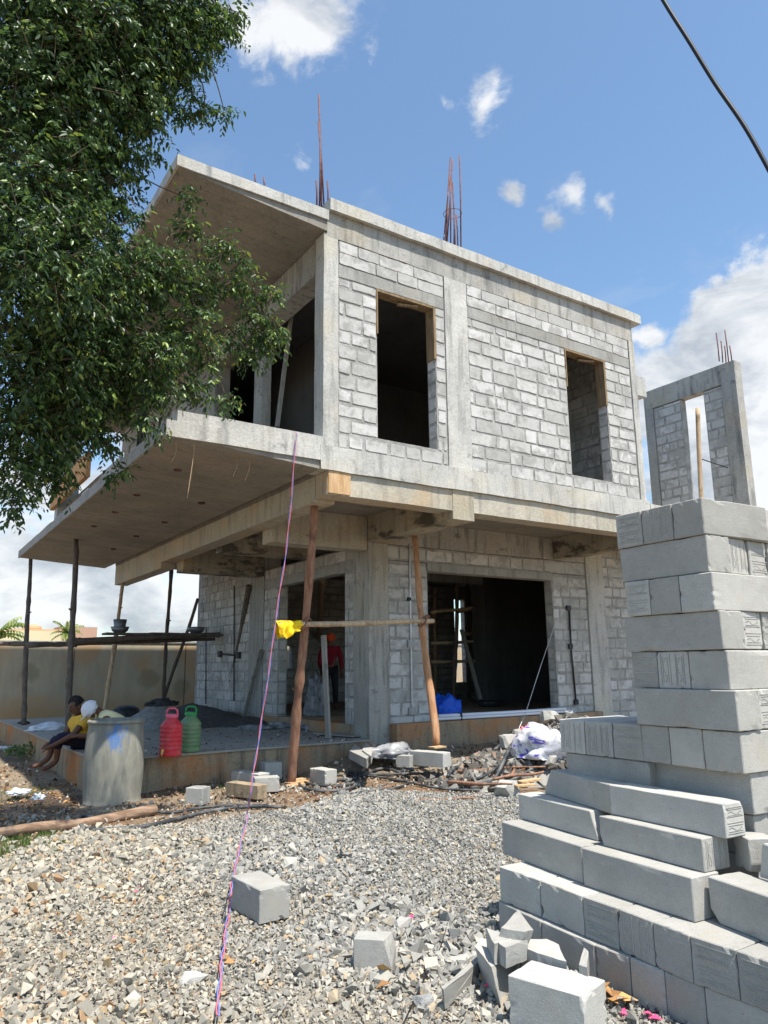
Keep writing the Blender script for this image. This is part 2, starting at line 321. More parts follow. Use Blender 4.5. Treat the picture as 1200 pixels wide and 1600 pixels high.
class MB:
    def __init__(s): s.v = []; s.f = []; s.mi = []; s.sm = []
    def add(s, vs, fs, mi=0, sm=False):
        b = len(s.v); s.v += [tuple(v) for v in vs]
        for f_ in fs: s.f.append([b+i for i in f_]); s.mi.append(mi); s.sm.append(sm)
        return s
    def box(s, x0, x1, y0, y1, z0, z1, mi=0):
        return s.add([(x0, y0, z0), (x1, y0, z0), (x1, y1, z0), (x0, y1, z0), (x0, y0, z1), (x1, y0, z1), (x1, y1, z1), (x0, y1, z1)],
                     [(0, 3, 2, 1), (4, 5, 6, 7), (0, 1, 5, 4), (1, 2, 6, 5), (2, 3, 7, 6), (3, 0, 4, 7)], mi)
    def bar(s, a, b, wx, wy, mi=0, up=(0, 0, 1)):
        a, b = Vector(a), Vector(b); d = (b-a).normalized(); u = Vector(up)
        if abs(d.dot(u)) > .95: u = Vector((1, 0, 0))
        sx = d.cross(u).normalized()*wx/2; sy = sx.cross(d).normalized()*wy/2
        vs = [p + i*sx + j*sy for p in (a, b) for i, j in ((-1, -1), (1, -1), (1, 1), (-1, 1))]
        return s.add(vs, [(0, 1, 2, 3), (7, 6, 5, 4), (0, 4, 5, 1), (1, 5, 6, 2), (2, 6, 7, 3), (3, 7, 4, 0)], mi)
    def tube(s, pts, rad, n=8, mi=0, cap=True, wob=0., seed=0, sm=True):
        pts = [Vector(p) for p in pts]; rr = rad if isinstance(rad, (list, tuple)) else [rad]*len(pts)
        vs = []; d0 = (pts[1]-pts[0]).normalized(); u = d0.orthogonal().normalized()
        for i, p in enumerate(pts):
            d = (pts[min(i+1, len(pts)-1)] - pts[max(i-1, 0)]).normalized()
            u = (u - d*u.dot(d)).normalized(); v = d.cross(u)
            for k in range(n):
                a = 2*math.pi*k/n; r_ = rr[i]*(1 + (wob*noise.noise(p*3+Vector((math.cos(a), math.sin(a), seed))) if wob else 0))
                vs.append(p + (u*math.cos(a) + v*math.sin(a))*r_)
        fs = [(i*n+k, i*n+(k+1) % n, (i+1)*n+(k+1) % n, (i+1)*n+k) for i in range(len(pts)-1) for k in range(n)]
        if cap: fs += [tuple(range(n))[::-1], tuple((len(pts)-1)*n+k for k in range(n))]
        return s.add(vs, fs, mi, sm)
    def lathe(s, prof, c=(0, 0, 0), n=24, mi=0, sm=True, cap=False):
        vs = []; c = Vector(c)
        for (r_, z_) in prof:
            for k in range(n): a = 2*math.pi*k/n; vs.append(c + Vector((r_*math.cos(a), r_*math.sin(a), z_)))
        fs = [(i*n+k, i*n+(k+1) % n, (i+1)*n+(k+1) % n, (i+1)*n+k) for i in range(len(prof)-1) for k in range(n)]
        if cap: fs += [tuple(range(n))[::-1], tuple((len(prof)-1)*n+k for k in range(n))]
        return s.add(vs, fs, mi, sm)
    def build(s, name, mats, parent=None, lab=None):
        me = bpy.data.meshes.new(name); me.from_pydata(s.v, [], s.f)
        me.polygons.foreach_set('material_index', s.mi); me.polygons.foreach_set('use_smooth', s.sm); me.update()
        o = link(name, me, mats, parent)
        if lab: o['label'] = lab
        return o
def rough_box(mb, x0, x1, y0, y1, z0, z1, mi=0, amp=.006, step=.22):
    """a cast box whose arrises wander a few millimetres"""
    nx, ny, nz = [max(1, min(60, round(abs(d)/step))) for d in (x1-x0, y1-y0, z1-z0)]
    idx = {}; vs = []; fs = []
    def vid(i, j, k):
        if (i, j, k) not in idx:
            p = Vector((x0+(x1-x0)*i/nx, y0+(y1-y0)*j/ny, z0+(z1-z0)*k/nz))
            q = noise.noise_vector(p*2.7)*amp + noise.noise_vector(p*9)*amp*.6
            idx[(i, j, k)] = len(vs); vs.append(p+q)
        return idx[(i, j, k)]
    for j in range(ny):
        for k in range(nz):
            fs.append((vid(0, j, k), vid(0, j, k+1), vid(0, j+1, k+1), vid(0, j+1, k))); fs.append((vid(nx, j, k), vid(nx, j+1, k), vid(nx, j+1, k+1), vid(nx, j, k+1)))
    for i in range(nx):
        for k in range(nz):
            fs.append((vid(i, 0, k), vid(i+1, 0, k), vid(i+1, 0, k+1), vid(i, 0, k+1))); fs.append((vid(i, ny, k), vid(i, ny, k+1), vid(i+1, ny, k+1), vid(i+1, ny, k)))
        for j in range(ny):
            fs.append((vid(i, j, 0), vid(i, j+1, 0), vid(i+1, j+1, 0), vid(i+1, j, 0))); fs.append((vid(i, j, nz), vid(i+1, j, nz), vid(i+1, j+1, nz), vid(i, j+1, nz)))
    return mb.add(vs, fs, mi)
def rbox(name, m_, parent, *b, amp=.006, step=.22, lab=None):
    mb = MB()
    bs = b if isinstance(b[0], (tuple, list)) else [b]
    for q in bs: rough_box(mb, *q, amp=amp, step=step)
    return mb.build(name, m_, parent, lab)

def face_blocks(mb, plane, c, sgn, a0, a1, z0, z1, holes=(), rowh=.2125, zbase=None, lmin=.33, lmax=.6, prot=.008, mi=1, gap=.036, seed=0, vert=0.0):
    """ragged-edged blocks standing a few millimetres proud of the mortar; plane 'Y' runs along x, plane 'X' along y"""
    g = random.Random(seed*977+int(c*100)); zb = z0 if zbase is None else zbase
    n0 = int(math.floor((z0-zb)/rowh+1e-6)); rz = zb+n0*rowh
    row = 0
    while rz < z1-.03:
        lo, hi = max(rz, z0), min(rz+rowh, z1); lo += (g.uniform(-.008, .012) if rowh > .2 else 0)
        segs = [(a0, a1)]
        for (h0, h1, hz0, hz1) in holes:
            if hz0 < (lo+hi)/2 < hz1:
                ns = []
                for (s0, s1) in segs:
                    if h1 <= s0 or h0 >= s1: ns.append((s0, s1)); continue
                    if h0 > s0: ns.append((s0, h0))
                    if h1 < s1: ns.append((h1, s1))
                segs = ns
        for (s0, s1) in segs:
            x = s0; first = True
            while x < s1-.04:
                l = g.uniform(lmax*.92, lmax) if g.random() < .62 else g.uniform(lmin*.5, lmax*.8)
                if first and row % 2: l *= .52
                first = False
                e = min(x+l, s1)
                if s1-e < .09: e = s1
                ga = gap*g.uniform(.35, 1.3); gz = gap*g.uniform(.4, 1.4)
                u0, u1, w0, w1 = x+ga/2+.002, e-ga/2-.002, lo+gz*.55, hi-gz*.45
                if u1-u0 > .035 and w1-w0 > .03:
                    P = []
                    nu = max(2, int((u1-u0)/.055)); nw = max(2, int((w1-w0)/.055))
                    jt = lambda s_=.006: g.gauss(0, s_)
                    for k in range(nu): P.append((u0+(u1-u0)*k/nu + (0 if k else .006), w0+abs(jt())*.8+(0 if k else .004)))
                    for k in range(nw): P.append((u1-abs(jt())*.7-(0 if k else .004), w0+(w1-w0)*k/nw+(0 if k else .004)))
                    drop = g.random() < .35; dk = g.random()
                    for k in range(nu): P.append((u1-(u1-u0)*k/nu, w1-abs(jt(.006))-(.012*g.random() if drop and abs(k/nu-dk) < .3 else 0)))
                    for k in range(nw): P.append((u0+abs(jt())*.7, w1-(w1-w0)*k/nw-(0 if k else .005)))
                    pr = prot*g.uniform(.6, 1.3); tilt = g.uniform(-.002, .002)
                    cf = c+sgn*pr
                    if plane == 'Y': vs = [(p, cf+sgn*tilt*(1 if q > (w0+w1)/2 else -1), q) for p, q in P]+[(p, c-sgn*.004, q) for p, q in P]
                    else: vs = [(cf+sgn*tilt*(1 if q > (w0+w1)/2 else -1), p, q) for p, q in P]+[(c-sgn*.004, p, q) for p, q in P]
                    n = len(P); flip = (sgn < 0) == (plane == 'Y')
                    fr = tuple(range(n)); fr = fr if flip else fr[::-1]
                    mb.add(vs, [fr]+[((i, i+n, (i+1) % n+n, (i+1) % n) if flip else (i, (i+1) % n, (i+1) % n+n, i+n)) for i in range(n)], mi)
                x = e
        rz += rowh; row += 1
def wall(name, parent, plane, c, sgn, a0, a1, z0, z1, holes=(), th=.2, both=False, seed=1, lab=None, **kw):
    """outer face at c with outward sign sgn; mortar core and proud blocks in ONE mesh"""
    mb = MB()
    us = sorted({a0, a1, *[min(max(h[k], a0), a1) for h in holes for k in (0, 1)]}); zs = sorted({z0, z1, *[min(max(h[k], z0), z1) for h in holes for k in (2, 3)]})
    o0, o1 = sorted((c, c-sgn*th))
    for i in range(len(us)-1):
        for k in range(len(zs)-1):
            mu, mz = (us[i]+us[i+1])/2, (zs[k]+zs[k+1])/2
            if any(h[0] < mu < h[1] and h[2] < mz < h[3] for h in holes): continue
            e = .0004*((i+k) % 2)
            if plane == 'Y': mb.box(us[i]+e, us[i+1]-e, o0+e, o1-e, zs[k]+e, zs[k+1]-e)
            else: mb.box(o0+e, o1-e, us[i]+e, us[i+1]-e, zs[k]+e, zs[k+1]-e)
    face_blocks(mb, plane, c, sgn, a0, a1, z0, z1, holes, seed=seed, **kw)
    if both: face_blocks(mb, plane, c-sgn*th, -sgn, a0, a1, z0, z1, holes, seed=seed+5, **kw)
    for h in holes:   # reveals
        if h[4:] == ('plain',): continue
        for (u, s2) in ((h[0], 1), (h[1], -1)):
            if a0+.01 < u < a1-.01:
                face_blocks(mb, 'X' if plane == 'Y' else 'Y', u, s2, o0+.004, o1-.004, max(h[2], z0), min(h[3], z1), zbase=z0, seed=seed+3, lmin=.4, gap=.03, prot=.005)
    return mb.build(name, ['mortar', 'aac'], parent, lab)

def tubeobj(name, m_, pts, rad, parent=None, n=8, **kw):
    return MB().tube(pts, rad, n, **kw).build(name, m_, parent)
def smoothpts(P, n=6):
    P = [Vector(p) for p in P]; o = []
    for i in range(len(P)-1):
        p0, p1, p2, p3 = P[max(i-1, 0)], P[i], P[i+1], P[min(i+2, len(P)-1)]
        for k in range(n):
            s = k/n; o.append(.5*((2*p1)+(p2-p0)*s+(2*p0-5*p1+4*p2-p3)*s*s+(3*p1-p0-3*p2+p3)*s**3))
    return o+[P[-1]]
def pole(a, b, r0, r1, m_, label, parent=None, name='wooden_prop', group=None, seed=0, bend=.02, cat='pole'):
    a, b = Vector(a), Vector(b); L = (b-a).length; n = max(8, int(L/.16)); g = random.Random(seed)
    side = (b-a).cross(Vector((0, 0, 1))).normalized() if abs((b-a).normalized().z) < .99 else Vector((1, 0, 0))
    fw_ = side.cross((b-a).normalized()); pts = []; rr = []
    for i in range(n+1):
        s = i/n; q = a.lerp(b, s)+side*(bend*math.sin(s*math.pi*1.3+seed))*(s*(1-s)*4)+fw_*bend*.7*math.sin(s*5+seed*2)*(s*(1-s)*4)
        pts.append(q); rr.append((r0+(r1-r0)*s)*(1+g.uniform(-.07, .07)+(.18 if g.random() < .16 else 0)))
    mb = MB().tube(pts, rr, 9, wob=.25, seed=seed)
    for i in range(2, n-1):
        if g.random() < .13:   # knots and cut twigs
            d = Vector((g.uniform(-1, 1), g.uniform(-1, 1), .4)).normalized(); mb.tube([pts[i], pts[i]+d*(rr[i]*1.9)], [rr[i]*.45, rr[i]*.25], 5)
    o = mb.build(name, m_, parent)
    if parent is None: tag(o, label, cat, group)
    return o

# ------------------------------------------------------------------ ground
def sst(a, b, x): x = min(1, max(0, (x-a)/(b-a))); return x*x*(3-2*x)
def gh(x, y):
    z = .0 + .26*sst(9.0, 10.6, y)*sst(5.2, 6.8, x) + .10*sst(10.2, 10.9, y)*sst(7.2, 8, x)
    z += .10*math.exp(-((x-6.1)**2/.5+(y-10.1)**2/.25))
    z += .035*noise.noise(Vector((x*.8, y*.8, 3)))+.018*noise.noise(Vector((x*3, y*3, 1)))
    z -= .06*math.exp(-((x-1.5)**2+(y-11)**2)/2.)
    return z - .012
def sheet(name, xs, ys, fz, m_, label=None, kind=None, parent=None):
    vs = [(x, y, fz(x, y)) for y in ys for x in xs]; nx = len(xs)
    fs = [(j*nx+i, j*nx+i+1, (j+1)*nx+i+1, (j+1)*nx+i) for j in range(len(ys)-1) for i in range(nx-1)]
    o = MB().add(vs, fs, 0, True).build(name, m_, parent); tag(o, label, None, None, kind); return o
def axis(lo, hi, flo, fhi, fine):
    a = list(np.arange(flo, fhi+1e-6, fine)); g_ = 1.35; s = fine; x = flo; L = []
    while x > lo: s *= g_; x -= s; L.append(x)
    s = fine; x = fhi; H_ = []
    while x < hi: s *= g_; x += s; H_.append(x)
    return L[::-1]+a+H_
def ghf(x, y):
    far = sst(16, 60, max(abs(x), abs(y)))
    return gh(x, y)*(1-far)-.02*far
tag(sheet('ground', axis(-900, 900, -1, 9, .09), axis(-900, 900, 1.5, 14, .09), ghf, 'soil'), 'reddish brown earth of the building site', None, None, 'structure')

# gravel: crushed stone lying on the earth
def bound(x, y):   # inside the spread gravel?
    yb = 8.35+.35*math.sin(x*1.3)+.45*noise.noise(Vector((x*.9, 2, 0)))+.15*noise.noise(Vector((x*4, y*2, 0)))
    if x < 2.6: yb -= (2.6-x)*.72
    if x > 5.6: yb -= (x-5.6)*1.2
    return y < yb and x < 6.9+.4*noise.noise(Vector((3, y*1.3, 0))) and y > .9
hulls = []
for k in range(26):
    g = random.Random(k+50); bm = bmesh.new()
    fl = g.uniform(.6, .9)
    for i in range(7+k % 3):
        d = Vector((g.choice((-1, 1))*g.uniform(.45, .95), g.choice((-1, 1))*g.uniform(.4, .95), g.choice((-1, 1))*g.uniform(.5, 1))); bm.verts.new((d.x, d.y*.8, d.z*fl))
    bmesh.ops.convex_hull(bm, input=bm.verts); bmesh.ops.delete(bm, geom=[v for v in bm.verts if not v.link_faces], context='VERTS'); bmesh.ops.triangulate(bm, faces=bm.faces)
    bm.verts.index_update(); hulls.append((np.array([v.co[:] for v in bm.verts]), np.array([[v.index for v in f_.verts] for f_ in bm.faces]))); bm.free()
def stones(name, pts, m_, label, kind='stuff', cat=None):
    VV, FF = [], []; b = 0
    g = np.random.default_rng(5)
    for (x, y, z_, r_, *_) in pts:
        hv, hf = hulls[int(g.integers(len(hulls)))]
        q = g.normal(size=4); q /= np.linalg.norm(q); a_, b_, c_, d_ = q
        Q = np.array([[1-2*(c_*c_+d_*d_), 2*(b_*c_-a_*d_), 2*(b_*d_+a_*c_)], [2*(b_*c_+a_*d_), 1-2*(b_*b_+d_*d_), 2*(c_*d_-a_*b_)], [2*(b_*d_-a_*c_), 2*(c_*d_+a_*b_), 1-2*(b_*b_+c_*c_)]])
        VV.append(hv@Q.T*r_+np.array([x, y, z_])); FF.append(hf+b); b += len(hv)
    V_ = np.concatenate(VV); F_ = np.concatenate(FF); me = bpy.data.meshes.new(name)
    me.vertices.add(len(V_)); me.vertices.foreach_set('co', V_.ravel()); me.loops.add(F_.size); me.loops.foreach_set('vertex_index', F_.ravel())
    me.polygons.add(len(F_)); me.polygons.foreach_set('loop_start', np.arange(0, F_.size, 3)); me.polygons.foreach_set('loop_total', np.full(len(F_), 3)); me.polygons.foreach_set('use_smooth', np.zeros(len(F_), bool)); me.update(calc_edges=True)
    return tag(link(name, me, m_), label, cat, None, kind)
pts = []
g = random.Random(11)
for i in range(150000):
    # denser towards the viewer, where single stones show
    y = 1.2+8.4*g.random(); x = -.8+8*g.random()
    d = math.hypot(x, y)
    lat = math.atan2(y, x)-YAW
    if abs(lat) > R(40) or d < 2.2: continue
    fine = sst(.42, .62, .5+.5*noise.noise(Vector((x*.5+2, y*.5, 7)))+.12*(x-.35*y)/1.5)
    if not bound(x, y):
        if g.random() > .05 or y > 10: continue
    r_ = (.011+.018*g.random()**1.6)*(1.15-.5*fine)
    if g.random() < .035: r_ *= 1.75
    if d > 5.5 and g.random() < .12: continue
    pts.append((x, y, gh(x, y)+r_*g.uniform(.1, 1.0)+.008, r_))
    if g.random() < .25+.5*fine: pts.append((x+g.gauss(0, .02), y+g.gauss(0, .02), gh(x, y)+.008, r_*.5))
stones('gravel', pts, 'stone', 'pale crushed stone gravel spread over the foreground')
tag(sheet('gravel_bed', list(np.arange(-1.2, 8.0, .1)), list(np.arange(.6, 9.7, .1)), lambda x, y: gh(x, y)+(.006 if bound(x, y) else -.03), mat('stone dust', lambda t: (lambda c: {'Base Color': t.cramp(t.noise(c, 40, 4, .7), [(.3, (.16, .145, .12)), (.7, (.38, .345, .28))]), 'Normal': t.bump(t.noise(c, 60, 3, .7), 1, .02)})(t.co()))), 'grey stone dust under the gravel', None, None, 'structure')

# ------------------------------------------------------------------ house
H = empty('unfinished_house', (7, 10.5, .3), 'unfinished two storey concrete frame house with pale block walls and cantilevered slabs', 'house')
YF, YG, XL, XG, XR = 8.2, 10.5, 4.5, 6.65, 11.08
# ground-floor platform
pl = rbox('platform', 'plinth', H, 2.45, 6.64, 10.45, 20.3, -.15, .40)
rbox('platform_top', mat('screed', concrete((.37, .35, .31), (.3, .285, .25), (.15, .145, .13), .3, (.4, .34, .24), .3)), H, 2.43, 6.62, 10.42, 20.3, .404, .43)
rbox('floor_base', 'plinth', H, 6.66, 16.8, 10.53, 18.9, -.15, .62)
# facade columns and beams (upper floor)
rbox('column', 'concw', H, 4.5, 4.73, YF, 8.45, 4.41, 7.5)
rbox('column', 'concw', H, 6.6, 7.04, YF-.01, 8.6, 4.41, 7.45)
rbox('column', 'concw', H, 10.93, XR, YF-.012, 8.5, 4.3, 7.45)
rbox('beam', 'conc', H, 4.55, 11.06, YF+.0, 8.5, 7.46, 7.838)
rbox('roof_edge', 'concw', H, 4.56, 11.27, YF-.075, 8.6, 7.842, 8.02, amp=.009)
bm_ = MB()
def slabpoly(mb, sec, y0, y1, step=.35, amp=.006):
    n = int((y1-y0)/step); k = len(sec); vs = []
    for j in range(n+1):
        y = y0+(y1-y0)*j/n
        for (x, z_) in sec: p = Vector((x, y, z_)); vs.append(p+noise.noise_vector(p*2.3)*amp)
    fs = [(j*k+i, (j+1)*k+i, (j+1)*k+(i+1) % k, j*k+(i+1) % k) for j in range(n) for i in range(k)]+[tuple(range(k)), tuple(n*k+i for i in range(k))[::-1]]
    mb.add(vs, fs)
def densex(sec_bot, sec_top):
    return sec_bot+sec_top
xs = np.linspace(2.44, 4.54, 9)
slabpoly(bm_, [(x, 7.67+(7.52-7.67)*(x-2.44)/2.1) for x in xs]+[(x, 7.80+.02*(4.54-x)/2.1) for x in xs[::-1]], YF-.02, 19)
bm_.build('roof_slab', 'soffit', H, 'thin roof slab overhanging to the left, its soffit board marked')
rbox('roof_edge', 'concw', H, (2.40, 4.55, YF-.05, YF-.022, 7.68, 7.83), (2.40, 2.438, YF-.02, 19, 7.68, 7.83))
rbox('roof_slab', 'conc', H, 4.55, 11.1, 8.62, 19, 7.6, 7.8, step=.8)
# upper facade walls
win1, win2 = (5.37, 6.41, 4.65, 6.88), (9.22, 10.22, 4.65, 6.88)
wall('block_wall', H, 'Y', YF+.015, -1, 4.73, 6.6, 4.41, 6.9, [win1], seed=2, lmax=.42, lmin=.25)
wall('block_wall', H, 'Y', YF+.015, -1, 7.04, 10.93, 4.41, 6.9, [win2], seed=3, lmax=.52)
wall('block_wall', H, 'Y', YF+.012, -1, 4.74, 6.59, 7.092, 7.455, seed=4, rowh=.18, gap=.008, lmax=.62, lmin=.55, prot=.014)
wall('block_wall', H, 'Y', YF+.012, -1, 7.05, 10.92, 7.092, 7.455, seed=6, rowh=.18, gap=.008, lmax=.62, lmin=.55, prot=.014)
rbox('lintel', 'concg', H, 4.74, 6.59, YF+.005, 8.4, 6.902, 7.088); rbox('lintel', 'concg', H, 7.05, 10.92, YF+.005, 8.4, 6.902, 7.088)
for (a, b) in ((5.37, 6.41), (9.22, 10.22)):
    mb = MB().box(a-.012, a+.012, YF-.005, 8.39, 6.2, 6.895).box(b-.03, b+.012, YF-.004, 8.39, 6.05, 6.894).box(a+.013, b-.031, YF+.002, 8.385, 6.86, 6.893)
    mb.bar((a+.42, 8.3, 6.8), (a+.75, 8.25, 6.83), .05, .03)
    mb.build('window_frame', 'oldply', H, 'timber shuttering strips left in the window head')
# floor band, canopy slab and cantilevers
rbox('slab_band', 'concw', H, 4.45, 11.1, YF-.05, 8.5, 4.075, 4.405, amp=.008)
rbox('front_beam', 'beamw', H, 4.56, 11.08, YF-.012, 8.5, 3.765, 4.07)
mb = MB(); xs = np.linspace(2.47, 4.44, 9)
slabpoly(mb, [(x, 4.215+(4.08-4.215)*(x-2.47)/1.97) for x in xs]+[(x, 4.36) for x in xs[::-1]], YF-.02, 19.5)
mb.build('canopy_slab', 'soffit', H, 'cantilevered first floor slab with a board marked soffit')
rbox('slab_edge', 'concw', H, (2.43, 4.445, YF-.05, YF-.022, 4.19, 4.385))
rbox('slab_edge', 'concg', H, (2.43, 2.468, YF-.02, 19.5, 4.205, 4.37))
rbox('kerb', 'concw', H, 2.56, 4.49, YF-.035, YF+.16, 4.387, 4.52)
kb = MB(); g = random.Random(3); y = YF+.17
while y < 17.0:
    l = g.uniform(.5, .62); rough_box(kb, 2.56+g.uniform(-.02, .02), 2.76, y, min(y+l-.012, 17), 4.365, 4.52+g.uniform(-.01, .01), mi=0, amp=.004); y += l
kb.build('kerb', 'aac', H, 'row of blocks laid along the slab edge')
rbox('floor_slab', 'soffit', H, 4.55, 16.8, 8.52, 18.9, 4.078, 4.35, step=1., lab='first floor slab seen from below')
rbox('edge_beam', 'beamw', H, 4.56, 4.86, 8.52, 15.18, 3.72, 4.07)
rbox('edge_beam', 'beamw', H, 4.56, 4.86, 15.19, 18.9, 3.6, 4.07)
rbox('cantilever_beam', 'beamt', H, 6.63, 7.03, YF-.02, 10.49, 3.64, 4.074, lab='cantilever beam running out to the front with dark stains')
rbox('cantilever_beam', 'beamt', H, 11.06, 11.32, YF+.0, 10.49, 3.64, 4.074)
rbox('cantilever_beam', 'beamw', H, 4.87, 6.64, 10.52, 10.86, 3.5, 4.074)
rbox('cantilever_beam', 'beamt', H, 4.87, 6.64, 14.7, 15.1, 3.5, 4.074)
rbox('cantilever_beam', 'beamt', H, 4.87, 6.64, 12.6, 12.9, 3.62, 4.074)
rbox('timber_packing', 'ply', H, 4.57, 4.9, YF-.036, YF-.014, 3.78, 4.07, lab='strip of formwork timber at the corner of the beam')
# ground floor columns and walls
col0 = rbox('column', 'conc', H, 6.65, 7.05, 10.5, 11.0, .0, 3.639)
rbox('column', 'concg', H, 6.66, 7.05, 14.72, 15.45, .42, 4.07)
rbox('column', 'concw', H, 12.0, 12.52, 10.49, 10.8, .2, 4.07)
wall('block_wall', H, 'Y', 10.53, -1, 7.05, 12.0, .62, 3.36, [(7.9, 11.0, .4, 3.22)], seed=7, zbase=.55, lmax=.5)
wall('block_wall', H, 'Y', 10.53, -1, 7.05, 12.0, 3.37, 3.63, seed=8, lmax=.6, rowh=.25)
rbox('lintel', 'concg', H, 7.89, 11.01, 10.5, 10.72, 3.222, 3.366)
rbox('beam', 'conc', H, 7.05, 11.99, 10.51, 10.75, 3.64, 4.074)
wall('block_wall', H, 'Y', 10.52, -1, 12.52, 16.8, .4, 4.07, seed=9, lmax=.5)
wall('block_wall', H, 'X', 6.68, -1, 11.0, 14.72, .43, 3.62, [(11.33, 14.0, .3, 3.22)], seed=10, lmax=.42, lmin=.3)
rbox('lintel', 'concg', H, 6.662, 6.9, 11.01, 14.71, 3.224, 3.4)
wall('block_wall', H, 'X', 6.68, -1, 15.45, 18.7, .43, 4.07, seed=12, lmax=.42, lmin=.36, gap=.026)
wall('back_wall', H, 'Y', 18.9, 1, 6.7, 16.6, .43, 4.07, [(8.85, 9.35, 1.55, 2.15), (15.08, 15.5, 1.05, 3.7)], both=True, seed=13)
rbox('side_wall', 'plaster', H, 16.6, 16.8, 10.75, 18.65, .43, 4.07, step=.6)  # colour carries the room's shade, as do the column and partition below
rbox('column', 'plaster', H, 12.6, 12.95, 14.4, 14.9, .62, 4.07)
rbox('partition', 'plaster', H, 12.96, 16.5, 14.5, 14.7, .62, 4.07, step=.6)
rbox('inner_beam', 'concg', H, 8.0, 12.6, 14.45, 14.7, 3.6, 4.07)
# upper storey rest
for (a, b) in ((10.22, 10.53), (12.3, 12.8), (15.0, 15.4), (18.2, 18.6)): rbox('column', 'conc', H, 4.52, 4.67 if a < 11 else 4.8, a, b, 4.36, 7.0)
rbox('edge_beam', 'conc', H, 4.53, 4.83, 8.52, 18.9, 7.0, 7.505)
wall('block_wall', H, 'X', 4.56, -1, 12.8, 18.6, 4.36, 7.0, seed=33)  # side bays walled up behind the tree, added to cut light indoors
rbox('back_wall', 'plaster', H, 4.8, 11.0, 18.5, 18.7, 4.36, 7.5, step=.6)  # darkened by colour for room shade, like the upper partitions
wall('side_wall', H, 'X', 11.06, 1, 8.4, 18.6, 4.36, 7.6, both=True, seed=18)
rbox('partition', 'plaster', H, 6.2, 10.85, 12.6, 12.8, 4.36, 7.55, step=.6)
rbox('ceiling_painted_shade', 'plaster', H, 4.84, 10.85, 8.61, 18.4, 7.56, 7.595, step=.8)  # dark sheet under the roof slab, room shade painted into its colour
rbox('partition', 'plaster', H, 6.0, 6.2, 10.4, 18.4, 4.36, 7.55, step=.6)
rbox('shuttering_wall', 'formply', H, (2.62, 2.7, 13.4, 16.8, 4.9, 5.35), lab='orange brown shuttering boards behind the tree')
rbox('stair_parapet', 'concw', H, (2.7, 3.1, 16.4, 16.7, 4.37, 7.0), (2.9, 3.0, 12.2, 16.3, 4.37, 5.0), lab='pale post and low wall on the slab')
mb = MB(); 
for k in range(3): mb.tube([(2.66, 9.9+k*.16, 4.5), (2.67, 9.9+k*.16, 5.5)], .02, 6)
mb.tube([(2.66, 9.7, 5.15), (2.66, 11.5, 5.15)], .015, 6).tube([(2.66, 9.7, 5.0), (2.66, 11.5, 5.0)], .015, 6)
mb.build('railing', 'iron', H)
# tall frame at the right end
FX = 14.4
rbox('frame_beam', 'conc', H, FX, FX+.25, YF, 10.5, 7.42, 7.86)
rbox('frame_column', 'conc', H, FX, FX+.25, YF+.0, YF+.34, 4.36, 7.418)
rbox('frame_column', 'concg', H, FX, FX+.25, 10.28, 10.5, 4.36, 7.418)
wall('frame_pier', H, 'X', FX+.03, -1, YF+.34, YF+.78, 4.36, 7.4, seed=21, lmin=.43, th=.18)
wall('frame_pier', H, 'X', FX+.03, -1, 9.55, 10.27, 4.36, 7.4, seed=22, lmax=.45, th=.18)
rbox('bracket', 'concw', H, 11.1, 11.35, YF, 8.5, 6.42, 6.8)
rbox('floor_slab', 'concw', H, 11.12, 14.75, YF-.05, 10.49, 4.08, 4.355)
# starter bars
def bars(lst, Y, zb):
    for (x0, y0, x1, y1) in lst:
        a = oy(x0, y0, Y); b = oy(x1, y1, Y)
        d = (a-b); k = (b.z-zb)/d.z if d.z else 0
        tubeobj('starter_bar', 'rebar', [b-d*k*.98, a.lerp(b, .5)+Vector((.01, 0, 0)), a], .0125, H, 6)
bars([(498, 148, 502, 318), (497.5, 190, 506, 322), (494, 282, 494.5, 320), (511.5, 283, 512, 322), (500, 215, 499, 318)], 8.35, 7.82)
bars([(704, 246, 693, 380), (707, 250, 698, 382), (703, 275, 704, 384), (707, 285, 711, 386), (718, 243, 720, 388), (709, 330, 709, 386), (713, 335, 715, 386), (700, 300, 696, 380)], 8.4, 8.0)
c = oy(707, 334, 8.4); tubeobj('tie_ring', 'rebar', [c+Vector((.15*math.cos(a), .15*math.sin(a), 0)) for a in np.linspace(0, 2*math.pi, 13)], .0055, H, 5)
bars([(398, 272, 398, 292), (412, 277, 412, 297)], 9.5, 7.82)
bars([(1119, 520, 1124, 565), (1126.5, 533, 1129, 562), (1132.5, 516, 1138, 562), (1140, 540, 1143, 562), (1132, 540, 1134, 562)], 8.4, 7.86)
# pole standing in the frame's opening, wired to it
tubeobj('slim_pole', 'barkl', smoothpts([Vector((13.2, ox(1096, 800, 13.2).y, 4.35)), ox(1092, 700, 13.2), ox(1090, 638, 13.2)], 3), .045, None, 8)
tag(bpy.data.objects['slim_pole'], 'slim pale brown pole standing in the opening of the tall end frame', 'pole')
tubeobj('tie_wire', 'iron', [ox(1092, 716, 13.2), ox(1137, 731, 14.38)], .012, None, 5); tag(bpy.data.objects['tie_wire'], 'thin dark wire tying the slim pole to the frame', 'wire')
